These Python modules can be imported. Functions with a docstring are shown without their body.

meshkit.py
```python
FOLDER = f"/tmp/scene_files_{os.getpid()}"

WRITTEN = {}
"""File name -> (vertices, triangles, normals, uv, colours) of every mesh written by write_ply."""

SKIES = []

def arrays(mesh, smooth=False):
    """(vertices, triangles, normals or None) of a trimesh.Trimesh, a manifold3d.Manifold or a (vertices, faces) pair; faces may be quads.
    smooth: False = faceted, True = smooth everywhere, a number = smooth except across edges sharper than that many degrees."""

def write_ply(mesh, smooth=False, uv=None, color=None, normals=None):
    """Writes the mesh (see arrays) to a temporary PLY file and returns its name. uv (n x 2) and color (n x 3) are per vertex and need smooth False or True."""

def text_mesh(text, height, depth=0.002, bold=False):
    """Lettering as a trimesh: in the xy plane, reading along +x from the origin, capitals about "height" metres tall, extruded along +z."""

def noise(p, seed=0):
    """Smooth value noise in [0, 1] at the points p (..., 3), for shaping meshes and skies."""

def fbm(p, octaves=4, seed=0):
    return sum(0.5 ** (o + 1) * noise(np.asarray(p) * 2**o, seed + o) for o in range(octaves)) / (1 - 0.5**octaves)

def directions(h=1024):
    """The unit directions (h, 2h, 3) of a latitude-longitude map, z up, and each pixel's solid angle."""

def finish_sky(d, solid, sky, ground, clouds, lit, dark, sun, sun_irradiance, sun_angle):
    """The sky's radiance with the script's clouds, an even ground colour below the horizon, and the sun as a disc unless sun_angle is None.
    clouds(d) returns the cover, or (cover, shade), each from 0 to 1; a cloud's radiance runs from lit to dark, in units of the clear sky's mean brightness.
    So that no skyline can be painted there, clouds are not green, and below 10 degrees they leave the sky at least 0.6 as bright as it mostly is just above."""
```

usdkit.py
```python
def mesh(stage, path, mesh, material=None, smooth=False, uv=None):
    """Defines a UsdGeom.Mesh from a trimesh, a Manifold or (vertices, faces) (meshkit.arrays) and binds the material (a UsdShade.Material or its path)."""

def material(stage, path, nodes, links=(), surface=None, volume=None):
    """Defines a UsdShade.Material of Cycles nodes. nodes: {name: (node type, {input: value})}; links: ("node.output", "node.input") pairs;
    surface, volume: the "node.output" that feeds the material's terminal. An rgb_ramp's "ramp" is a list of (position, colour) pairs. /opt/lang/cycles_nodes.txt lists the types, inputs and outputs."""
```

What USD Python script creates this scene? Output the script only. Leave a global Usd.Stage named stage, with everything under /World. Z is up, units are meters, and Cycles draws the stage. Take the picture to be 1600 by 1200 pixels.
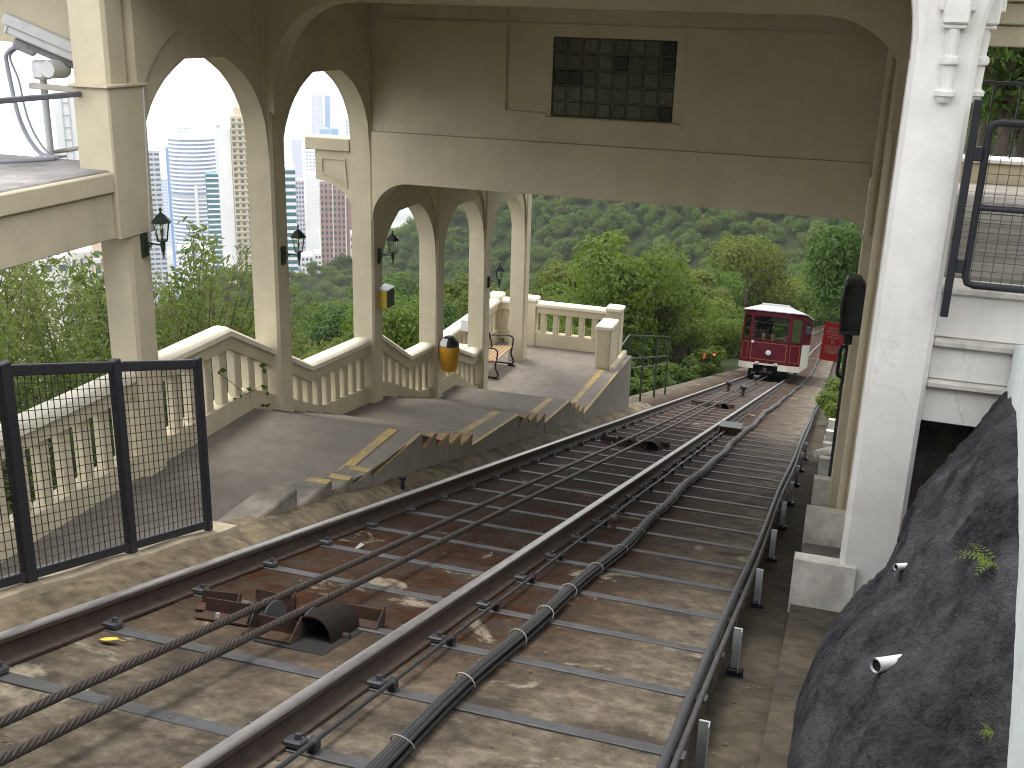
import math, random, re
import numpy as np, trimesh
import shapely
from shapely.geometry import Polygon
from pxr import Gf, Sdf, Usd, UsdGeom, UsdLux, UsdShade, Vt
import usdkit, meshkit

stage = Usd.Stage.CreateInMemory()
UsdGeom.SetStageUpAxis(stage, UsdGeom.Tokens.z)
UsdGeom.SetStageMetersPerUnit(stage, 1.0)
UsdGeom.Xform.Define(stage, '/World')
UsdGeom.Scope.Define(stage, '/World/Looks')

# ------------------------------------------------------------------ camera (the eye is the origin: x across the track, y down the line, z up)
ROLL, PITCH, YAW, FPX = math.radians(1.7266), math.radians(-18.7102), math.radians(-17.4032), 1707.4
EXPOSURE = 1.4
fwd = np.array([math.sin(YAW) * math.cos(PITCH), math.cos(YAW) * math.cos(PITCH), math.sin(PITCH)])
right0 = np.array([math.cos(YAW), -math.sin(YAW), 0.0])
up0 = np.cross(right0, fwd)
cr_, sr_ = math.cos(ROLL), math.sin(ROLL)
right, up = cr_ * right0 + sr_ * up0, -sr_ * right0 + cr_ * up0
cam = UsdGeom.Camera.Define(stage, '/World/camera')
cam.CreateHorizontalApertureAttr(36.0)
cam.CreateVerticalApertureAttr(27.0)
cam.CreateFocalLengthAttr(36.0 * FPX / 1600.0)
cam.CreateClippingRangeAttr(Gf.Vec2f(0.05, 60000.0))
cam.CreateExposureAttr(EXPOSURE)
cam.AddTransformOp().Set(Gf.Matrix4d(*right, 0, *up, 0, *(-fwd), 0, 0, 0, 0, 1))

# ------------------------------------------------------------------ sky and sun: bright hazy overcast
SUN = np.array([-0.26, 0.18, 0.95]); SUN /= np.linalg.norm(SUN)
sky_mat = usdkit.material(stage, '/World/Looks/sky_look', {
    'sky': ('sky_texture', dict(sky_type='single_scattering', sun_disc=False, sun_elevation=math.asin(SUN[2]), sun_rotation=math.atan2(SUN[0], SUN[1]), aerosol_density=3.0)),
    'geo': ('texture_coordinate', {}),
    'map': ('mapping', dict(scale=(1.5, 1.5, 4.0))),
    'n': ('noise_texture', dict(scale=1.6, detail=5.0, roughness=0.55)),
    'r': ('rgb_ramp', dict(ramp=[(0.25, (8.2, 8.2, 8.2)), (0.75, (10.0, 10.0, 10.0))])),
    'm': ('mix', dict(fac=0.9)),
    'bg': ('background_shader', dict(strength=0.11))},
    [('geo.generated', 'map.vector'), ('map.vector', 'n.vector'), ('n.fac', 'r.fac'), ('sky.color', 'm.color1'), ('r.color', 'm.color2'), ('m.color', 'bg.color')], surface='bg.background')
dome = UsdLux.DomeLight.Define(stage, '/World/sky')
dome.CreateIntensityAttr(1.0)
UsdShade.MaterialBindingAPI.Apply(dome.GetPrim()).Bind(sky_mat)
sun = UsdLux.DistantLight.Define(stage, '/World/sun')
sun.CreateIntensityAttr(0.28)
sun.CreateAngleAttr(18.0)
sun.CreateColorAttr(Gf.Vec3f(1.0, 0.95, 0.86))
sun.GetPrim().CreateAttribute('inputs:normalize', Sdf.ValueTypeNames.Bool).Set(True)
_x = np.cross([0, 1, 0.1], SUN); _x /= np.linalg.norm(_x); _y = np.cross(SUN, _x)
sun.AddTransformOp().Set(Gf.Matrix4d(*_x, 0, *_y, 0, *SUN, 0, 0, 0, 0, 1))

# ------------------------------------------------------------------ helpers
_used = {}
def numbered(parent, name):
    k = (parent, name); n = _used.get(k, -1) + 1; _used[k] = n
    return f'{parent}/{name}' if n == 0 else f'{parent}/{name}_{n:03d}'
def keys(p, **kw):
    for k, v in kw.items():
        if v is not None: p.SetCustomDataByKey(k, v)
    return p
def pathof(parent):
    return '/World' if parent is None else str(parent.GetPath())
def obj(name, mb, mat, parent=None, smooth=False, **kw):
    m = mb.mesh() if isinstance(mb, MB) else mb
    p = usdkit.mesh(stage, numbered(pathof(parent), name), m, mat, smooth=smooth).GetPrim()
    return keys(p, **kw)
def thing(name, label, category, group=None, at=(0, 0, 0), mtx=None, kind=None, parent=None):
    x = UsdGeom.Xform.Define(stage, numbered(pathof(parent), name))
    m = Gf.Matrix4d(1.0) if mtx is None else mtx
    if mtx is None: m.SetTranslate(Gf.Vec3d(*map(float, at)))
    x.AddTransformOp().Set(m)
    return keys(x.GetPrim(), label=label, category=category, group=group, kind=kind)
def struct(name):
    x = UsdGeom.Xform.Define(stage, numbered('/World', name))
    return keys(x.GetPrim(), kind='structure')
def mtx(loc, rz=0.0, scale=1.0, rx=0.0, ry=0.0):
    s = np.broadcast_to(np.asarray(scale, float), 3)
    cz, sz, cx, sx, cy, sy = math.cos(rz), math.sin(rz), math.cos(rx), math.sin(rx), math.cos(ry), math.sin(ry)
    R = np.array([[cz, -sz, 0], [sz, cz, 0], [0, 0, 1]]) @ np.array([[cy, 0, sy], [0, 1, 0], [-sy, 0, cy]]) @ np.array([[1, 0, 0], [0, cx, -sx], [0, sx, cx]])
    A = (R * s).T
    return Gf.Matrix4d(*A[0], 0, *A[1], 0, *A[2], 0, *map(float, loc), 1)
def dup(src, m, label=None, group=None):
    x = UsdGeom.Xform.Define(stage, numbered('/World', re.sub(r'_[0-9]{3}$', '', src.GetName())))
    x.AddTransformOp().Set(m)
    was = src.GetCustomData(); p = x.GetPrim()
    keys(p, label=label or was['label'], category=was['category'], group=group or was.get('group'))
    p.GetReferences().AddInternalReference(src.GetPath()); p.SetInstanceable(True)
    return p
def move(src, m):
    UsdGeom.Xformable(src).GetOrderedXformOps()[0].Set(m)

class MB:
    """Collects pieces that become one mesh."""
    def __init__(self): self.V, self.F, self.n = [], [], 0
    def add(self, v, f):
        v = np.asarray(v, float); f = np.asarray(f, int)
        if f.shape[1] == 4: f = np.vstack([f[:, [0, 1, 2]], f[:, [0, 2, 3]]])
        self.V.append(v); self.F.append(f + self.n); self.n += len(v); return self
    def tm(self, t): return self.add(t.vertices, t.faces)
    def mesh(self): return np.vstack(self.V), np.vstack(self.F)
    def box(self, x0, x1, y0, y1, z0, z1, b=0.0):
        return self.obox(((x0 + x1) / 2, (y0 + y1) / 2, (z0 + z1) / 2), np.eye(3), (abs(x1 - x0) / 2, abs(y1 - y0) / 2, abs(z1 - z0) / 2), b)
    def obox(self, c, axes, half, b=0.0):
        axes = np.asarray(axes, float); half = np.asarray(half, float); c = np.asarray(c, float)
        b = min(b, 0.45 * half.min())
        if b <= 0:
            s = np.array([[-1, -1, -1], [1, -1, -1], [1, 1, -1], [-1, 1, -1], [-1, -1, 1], [1, -1, 1], [1, 1, 1], [-1, 1, 1]], float)
            return self.add(c + (s * half) @ axes, [[0, 3, 2, 1], [4, 5, 6, 7], [0, 1, 5, 4], [1, 2, 6, 5], [2, 3, 7, 6], [3, 0, 4, 7]])
        v, f = chamfer(tuple(np.round(half, 5)), round(b, 5))
        return self.add(c + v @ axes, f)
    def tube(self, pts, r, n=8, cap=True):
        pts = np.asarray(pts, float); m = len(pts); r = np.broadcast_to(np.asarray(r, float), m)
        t = np.gradient(pts, axis=0); t /= np.maximum(np.linalg.norm(t, axis=1, keepdims=True), 1e-9)
        ref = np.array([0, 0, 1.0]) if abs(t[0] @ [0, 0, 1.0]) < 0.9 else np.array([1.0, 0, 0])
        u = np.cross(t[0], ref); u /= np.linalg.norm(u); U = [u]
        for i in range(1, m):
            u = U[-1] - (U[-1] @ t[i]) * t[i]; U.append(u / np.linalg.norm(u))
        U = np.array(U); W = np.cross(t, U); a = np.arange(n) / n * 2 * np.pi
        v = pts[:, None] + r[:, None, None] * (np.cos(a)[None, :, None] * U[:, None] + np.sin(a)[None, :, None] * W[:, None])
        f = [[i * n + j, i * n + (j + 1) % n, (i + 1) * n + (j + 1) % n, (i + 1) * n + j] for i in range(m - 1) for j in range(n)]
        base = self.n
        self.add(v.reshape(-1, 3), f)
        if cap:
            for k, rev in ((0, True), (m - 1, False)):
                self.V.append(np.vstack([v[k], pts[k]])); q = self.n; self.n += n + 1
                tri = [[q + j, q + (j + 1) % n, q + n] for j in range(n)]
                self.F.append(np.array([x[::-1] if rev else x for x in tri]))
        return self
    def rod(self, a, b, r, n=8): return self.tube([a, b], r, n)
    def bar(self, a, b, w, h, upv=(0, 0, 1), bev=0.0):
        a = np.asarray(a, float); b = np.asarray(b, float); d = b - a; L = np.linalg.norm(d); d /= L
        s = np.cross(d, upv); s /= np.linalg.norm(s); u = np.cross(s, d)
        return self.obox((a + b) / 2, np.array([s, d, u]), (w / 2, L / 2, h / 2), bev)
    def prism(self, poly, axis, a0, a1):
        """poly: a shapely polygon or points in the plane of the two other axes, in the order (y,z) for x, (x,z) for y, (x,y) for z."""
        poly = poly if hasattr(poly, 'exterior') else Polygon(poly)
        for g in getattr(poly, 'geoms', [poly]):
            t = trimesh.creation.extrude_polygon(g, 1.0, engine='earcut')
            p = np.array(t.vertices); w = a0 + p[:, 2] * (a1 - a0)
            v = {'x': np.c_[w, p[:, 0], p[:, 1]], 'y': np.c_[p[:, 0], w, p[:, 1]], 'z': np.c_[p[:, 0], p[:, 1], w]}[axis]
            f = np.array(t.faces)
            if (axis == 'y') != (a1 < a0): f = f[:, ::-1]
            self.add(v, f)
        return self
    def lathe(self, prof, c=(0, 0, 0), n=16, axis='z', a0=0.0, a1=2 * math.pi):
        prof = np.asarray(prof, float); full = abs(a1 - a0 - 2 * math.pi) < 1e-6
        k = n if full else n + 1
        a = a0 + np.arange(k) / n * (a1 - a0)
        p = np.stack([prof[:, 0][:, None] * np.cos(a), prof[:, 0][:, None] * np.sin(a), np.broadcast_to(prof[:, 1][:, None], (len(prof), k))], -1)
        if axis == 'x': p = p[..., [2, 0, 1]]
        if axis == 'y': p = p[..., [1, 2, 0]]
        f = [[i * k + j, i * k + (j + 1) % k, (i + 1) * k + (j + 1) % k, (i + 1) * k + j] for i in range(len(prof) - 1) for j in range(k if full else k - 1)]
        return self.add(p.reshape(-1, 3) + np.asarray(c, float), f)
    def grid(self, P):
        """P: (a, b, 3) points."""
        a, b = P.shape[:2]; i = np.arange(a * b).reshape(a, b)
        return self.add(P.reshape(-1, 3), np.stack([i[:-1, :-1], i[1:, :-1], i[1:, 1:], i[:-1, 1:]], -1).reshape(-1, 4))
_ch = {}
def chamfer(half, b):
    if (half, b) not in _ch:
        h = np.array(half); pts = []
        for s in np.ndindex(2, 2, 2):
            sg = np.array(s) * 2 - 1
            for k in range(3):
                q = h - b; q = q.copy(); q[k] = h[k]; pts.append(sg * q)
        t = trimesh.convex.convex_hull(np.array(pts)); _ch[(half, b)] = (np.array(t.vertices), np.array(t.faces))
    return _ch[(half, b)]
def hull(pts):
    t = trimesh.convex.convex_hull(np.asarray(pts, float)); return np.array(t.vertices), np.array(t.faces)
def smooth_path(pts, n=40):
    from scipy.interpolate import PchipInterpolator
    pts = np.asarray(pts, float); s = np.r_[0, np.cumsum(np.linalg.norm(np.diff(pts, axis=0), axis=1))]
    return PchipInterpolator(s, pts)(np.linspace(0, s[-1], n))

# ------------------------------------------------------------------ materials
def mat(name, col, rough=0.6, var=0.25, scale=6.0, bump=0.0, bscale=60.0, metal=0.0, spec=0.4, dark=None, stain=None, sscale=1.2, samt=0.5, stretch=(1, 1, 1), rand=0.0, coat=0.0, bdist=0.01, streak=0.0, crack=0.0):
    """A painted / mineral / metal surface: base colour with fine grain, a broad stain of another tone, and relief."""
    col = np.array(col, float); lo = col * (1 - var); hi = np.minimum(col * (1 + var), 0.95)
    N = {'g': ('geometry', {}), 'mp': ('mapping', dict(scale=stretch)),
         'n1': ('noise_texture', dict(scale=scale, detail=6.0, roughness=0.62)),
         'r1': ('rgb_ramp', dict(ramp=[(0.3, tuple(lo)), (0.7, tuple(hi))])),
         'b': ('principled_bsdf', dict(roughness=rough, metallic=metal, specular_ior_level=spec, coat_weight=coat))}
    L = [('g.position', 'mp.vector'), ('mp.vector', 'n1.vector'), ('n1.fac', 'r1.fac')]
    out = 'r1.color'
    if stain is not None:
        N['n2'] = ('noise_texture', dict(scale=sscale, detail=5.0, roughness=0.65, distortion=0.4))
        N['r2'] = ('rgb_ramp', dict(ramp=[(0.42, (0, 0, 0)), (0.66, (samt,) * 3)]))
        N['m2'] = ('mix', dict(color2=tuple(stain)))
        L += [('mp.vector', 'n2.vector'), ('n2.fac', 'r2.fac'), ('r2.color', 'm2.fac'), (out, 'm2.color1')]; out = 'm2.color'
    if streak:
        N['mp2'] = ('mapping', dict(scale=(7.0, 7.0, 0.4))); N['n4'] = ('noise_texture', dict(scale=1.0, detail=6.0, roughness=0.6)); N['n5'] = ('noise_texture', dict(scale=0.6, detail=3.0))
        N['r4'] = ('map_range', dict(from_min=0.52, from_max=0.74, to_min=0.0, to_max=streak, clamp=True)); N['r5'] = ('map_range', dict(from_min=0.45, from_max=0.62, to_min=0.15, to_max=1.0, clamp=True)); N['mm'] = ('math', dict(math_type='multiply'))
        N['m4'] = ('mix', dict(color2=tuple(np.array(stain) * 0.42)))
        L += [('g.position', 'mp2.vector'), ('mp2.vector', 'n4.vector'), ('g.position', 'n5.vector'), ('n4.fac', 'r4.value'), ('n5.fac', 'r5.value'), ('r4.result', 'mm.value1'), ('r5.result', 'mm.value2'), ('mm.value', 'm4.fac'), (out, 'm4.color1')]; out = 'm4.color'
    if crack:
        N['v1'] = ('voronoi_texture', dict(feature='distance_to_edge', scale=0.9)); N['nv'] = ('noise_texture', dict(scale=3.0, detail=5.0)); N['va'] = ('mix', dict(fac=0.35)); N['v2'] = ('noise_texture', dict(scale=0.7, detail=2.0))
        N['vr'] = ('map_range', dict(from_min=0.0, from_max=0.005, to_min=crack, to_max=0.0, clamp=True)); N['vm'] = ('map_range', dict(from_min=0.56, from_max=0.66, to_min=0.0, to_max=1.0, clamp=True)); N['vx'] = ('math', dict(math_type='multiply')); N['m5'] = ('mix', dict(color2=(0.10, 0.085, 0.065)))
        L += [('g.position', 'nv.vector'), ('g.position', 'va.color1'), ('nv.color', 'va.color2'), ('va.color', 'v1.vector'), ('g.position', 'v2.vector'), ('v1.distance', 'vr.value'), ('v2.fac', 'vm.value'), ('vr.result', 'vx.value1'), ('vm.result', 'vx.value2'), ('vx.value', 'm5.fac'), (out, 'm5.color1')]; out = 'm5.color'
    if rand:
        N['oi'] = ('object_info', {}); N['mr'] = ('map_range', dict(from_min=0.0, from_max=1.0, to_min=1 - rand, to_max=1 + rand))
        N['hs'] = ('hsv', {})
        L += [('oi.random', 'mr.value'), ('mr.result', 'hs.value'), (out, 'hs.color')]; out = 'hs.color'
    L.append((out, 'b.base_color'))
    if bump:
        N['n3'] = ('noise_texture', dict(scale=bscale, detail=5.0, roughness=0.6)); N['bp'] = ('bump', dict(strength=bump, distance=bdist))
        L += [('g.position', 'n3.vector'), ('n3.fac', 'bp.height'), ('bp.normal', 'b.normal')]
    return usdkit.material(stage, '/World/Looks/' + name, N, L, surface='b.BSDF')

def leafmat(name, dark, light, trans=0.45, scale=0.5):
    """Leaves: tone differs from leaf clump to leaf clump and from plant to plant, and light comes through."""
    N = {'g': ('geometry', {}), 'n1': ('noise_texture', dict(scale=scale, detail=3.0)), 'n2': ('noise_texture', dict(scale=0.03, detail=2.0)),
         'oi': ('object_info', {}), 'a1': ('math', dict(math_type='multiply_add', value2=0.55, value3=-0.1)), 'a2': ('math', dict(math_type='multiply_add', value2=0.45)),
         'a3': ('math', dict(math_type='multiply_add', value2=0.25)), 'r': ('rgb_ramp', dict(ramp=[(0.15, tuple(dark)), (0.85, tuple(light))])),
         'rp': ('geometry', {}), 'd': ('principled_bsdf', dict(roughness=0.62, specular_ior_level=0.22)), 't': ('translucent_bsdf', {}), 'mx': ('mix_closure', dict(fac=trans)),
         'h': ('hsv', dict(saturation=1.1, value=1.25))}
    L = [('g.position', 'n1.vector'), ('g.position', 'n2.vector'), ('n1.fac', 'a1.value1'), ('n2.fac', 'a2.value1'), ('a1.value', 'a2.value3'), ('g.random_per_island', 'a3.value1'), ('a2.value', 'a3.value3'),
         ('a3.value', 'r.fac'), ('r.color', 'd.base_color'), ('r.color', 'h.color'), ('h.color', 't.color'), ('d.BSDF', 'mx.closure1'), ('t.BSDF', 'mx.closure2')]
    return usdkit.material(stage, '/World/Looks/' + name, N, L, surface='mx.closure')

def panemat(name, tint=(0.85, 0.9, 0.9), rough=0.02, refl=0.9):
    return usdkit.material(stage, '/World/Looks/' + name, {'t': ('transparent_bsdf', dict(color=tint)), 'g': ('glossy_bsdf', dict(color=(refl, refl, refl), roughness=rough)), 'f': ('fresnel', dict(IOR=1.5)), 'm': ('mix_closure', {})},
                           [('f.fac', 'm.fac'), ('t.BSDF', 'm.closure1'), ('g.BSDF', 'm.closure2')], surface='m.closure')

PL = mat('cream_plaster', (0.575, 0.515, 0.375), 0.75, 0.07, 3.0, 0.3, 45.0, spec=0.25, stain=(0.42, 0.38, 0.29), sscale=0.9, samt=0.45, streak=0.16, crack=0.25)
PW = mat('white_plaster', (0.76, 0.745, 0.72), 0.75, 0.06, 3.0, 0.35, 55.0, spec=0.25, stain=(0.55, 0.53, 0.49), sscale=1.4, samt=0.45, streak=0.4, crack=0.35)
PCAP = mat('cream_coping_paint', (0.76, 0.72, 0.60), 0.6, 0.05, 4.0, 0.2, 50.0, stain=(0.55, 0.51, 0.42), sscale=2.0, samt=0.35)  # plaster cream lightened on the caps to paint in bright sky light
PWORN = mat('worn_white_paint', (0.62, 0.60, 0.55), 0.75, 0.12, 9.0, 0.5, 70.0, stain=(0.25, 0.23, 0.20), sscale=3.0, samt=0.6)
CONC = mat('platform_concrete', (0.198, 0.175, 0.150), 0.9, 0.16, 5.0, 0.3, 90.0, stain=(0.14, 0.125, 0.11), sscale=0.8, samt=0.6)
SIDE = mat('dark_stained_side', (0.062, 0.047, 0.031), 0.9, 0.4, 6.0, 0.5, 45.0, spec=0.15, stain=(0.13, 0.10, 0.065), sscale=1.6, samt=0.6)  # side concrete darkened to carry the shade on the platform face
CONCW = mat('weathered_concrete', (0.20, 0.18, 0.15), 0.85, 0.3, 7.0, 0.5, 50.0, stain=(0.07, 0.06, 0.05), sscale=1.7, samt=0.85)
KERB = mat('kerb_concrete', (0.34, 0.29, 0.205), 0.8, 0.2, 8.0, 0.5, 60.0, stain=(0.15, 0.12, 0.085), sscale=2.0, samt=0.8)
SLABTOP = mat('grey_roof_slab', (0.30, 0.29, 0.29), 0.85, 0.2, 5.0, 0.4, 50.0, stain=(0.15, 0.145, 0.14), sscale=2.0, samt=0.7)
YEL = mat('yellow_line_paint', (0.40, 0.28, 0.095), 0.7, 0.25, 14.0, 0.2, 90.0, stain=(0.21, 0.18, 0.13), sscale=4.0, samt=0.85)
BLK = mat('black_paint', (0.012, 0.012, 0.016), 0.42, 0.3, 20.0, 0.1, 90.0)
WIRE = mat('dark_wire', (0.03, 0.03, 0.03), 0.5)
RAILTOP = mat('polished_rail_steel', (0.31, 0.295, 0.29), 0.34, 0.2, 30.0, 0.1, 200.0, metal=0.9, stretch=(1, 0.05, 1))
RAILSIDE = mat('rusty_rail_side', (0.040, 0.026, 0.019), 0.75, 0.4, 12.0, 0.5, 80.0)
RUST = mat('rusty_iron', (0.050, 0.022, 0.012), 0.8, 0.4, 18.0, 0.6, 80.0, stain=(0.025, 0.017, 0.013), sscale=6.0, samt=0.8)
TIE = mat('sleeper_steel', (0.068, 0.069, 0.075), 0.55, 0.25, 10.0, 0.3, 80.0, metal=0.2, stain=(0.05, 0.045, 0.042), sscale=3.0, samt=0.6)
ROPE = mat('greased_rope', (0.034, 0.026, 0.022), 0.5, 0.4, 60.0, 0.3, 200.0, metal=0.3)
RUB = mat('black_cable', (0.022, 0.022, 0.024), 0.5, 0.3, 30.0)
GALV = mat('galvanised_steel', (0.42, 0.44, 0.46), 0.5, 0.15, 15.0, 0.1, 60.0, metal=0.5)
WHITEP = mat('white_plastic', (0.66, 0.66, 0.68), 0.45, 0.06, 10.0)
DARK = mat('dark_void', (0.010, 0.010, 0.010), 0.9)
GREYP = mat('dark_grey_metal', (0.040, 0.040, 0.046), 0.5, 0.2, 10.0, 0.15, 60.0)
GREENP = mat('dark_green_paint', (0.018, 0.028, 0.020), 0.45, 0.3, 14.0)

# ------------------------------------------------------------------ the line of the track (rail top)
GRADE = 0.27324
X_LEFT, X_RIGHT = -3.742, -2.152
def rz(y):
    y = np.asarray(y, float); d = np.maximum(y - 58.0, 0)
    return -1.936 - GRADE * np.minimum(y, 58.0) - (GRADE - 0.07 * (1 - np.exp(-d / 12.0)) ) * d
def rx(y):
    y = np.asarray(y, float); d = np.maximum(y - 66.0, 0)
    return 0.0016 * d * d
TH = math.atan(GRADE)
DN = np.array([0, math.cos(TH), -math.sin(TH)]); UPN = np.array([0, math.sin(TH), math.cos(TH)])

# ------------------------------------------------------------------ terrain
def terrain(x, y):
    x = np.asarray(x, float); y = np.asarray(y, float)
    yy = np.clip(y, 2.0, 400.0)
    d = np.maximum(yy - 58.0, 0)
    base = -1.936 - GRADE * np.minimum(yy, 58.0) - 0.2 * d - 0.95
    cx = -2.2 + np.minimum(rx(np.minimum(yy, 130.0)), 8.0)
    lx = np.maximum(cx - 3.6 - x, 0); near = base - np.interp(yy, [22.0, 60.0], [0.5, 0.16]) * np.minimum(lx, 24.0) - 0.62 * np.maximum(lx - 24.0, 0) + 0.55 * np.maximum(x - cx - 3.0, 0)
    r = np.hypot(x, y); az = np.degrees(np.arctan2(x, np.maximum(y, 1e-6)))
    el = np.interp(az, [-60, -42, -33, -28.7, -25.7, -23, -20, -16, -8, 5, 40], [-19, -17, -13.2, -12.9, -12.6, -10.9, -8.4, -5.5, -1.0, 3, 4])
    zr = 430 * np.tan(np.radians(el))
    far = np.where(r < 430, zr - (430 - r) * 0.40, zr - (r - 430) * 0.55) + 7 * (meshkit.fbm(np.stack([x / 55, y / 55, 0 * x], -1), 3) - 0.5) * np.clip(r / 150, 0, 1)
    far = np.where(y < 20, -400.0, far)
    k = 5.0; m = np.maximum(near, far)
    z = m + k * np.log(np.exp((near - m) / k) + np.exp((far - m) / k)) - np.where(r > 120, 0, 0)
    z = np.where(r > 120, z, near + np.minimum(np.maximum(far - near, 0), 60) * 0)
    return np.maximum(z, -332.0)
MUD = mat('forest_floor', (0.022, 0.032, 0.010), 0.95, 0.4, 0.5, spec=0.1, stain=(0.02, 0.034, 0.009), sscale=0.2)
_az = np.radians(np.r_[np.linspace(-62, 30, 150), np.linspace(36, 292, 40)]); _az = np.r_[_az, _az[0] + 2 * np.pi]
_r = np.r_[0.5, np.geomspace(3.0, 900.0, 110)]
A, Rr = np.meshgrid(_az, _r, indexing='ij')
X, Y = Rr * np.sin(A), Rr * np.cos(A)
obj('hillside', MB().grid(np.stack([X, Y, terrain(X, Y)], -1)[:, ::-1]), MUD, smooth=True, kind='structure')
CITYG = mat('city_ground', (0.22, 0.23, 0.22), 0.9, 0.3, 0.02, stain=(0.10, 0.13, 0.08), sscale=0.008)
SEA = mat('sea_water', (0.05, 0.08, 0.09), 0.12, 0.1, 0.01, 0.2, 0.05)
a_ = np.radians(np.linspace(-180, 180, 73)); ring = lambda r, z: np.stack([r * np.sin(a_), r * np.cos(a_), np.full_like(a_, z)], -1)
obj('city_ground', MB().grid(np.stack([ring(1.0, -333.0), ring(700.0, -333.0), ring(1900.0, -333.0)])[::-1]), CITYG, kind='structure')
obj('harbour_water', MB().grid(np.stack([ring(1890.0, -334.0), ring(9000.0, -334.0), ring(30000.0, -334.0)])[::-1]), SEA, kind='structure')

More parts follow.
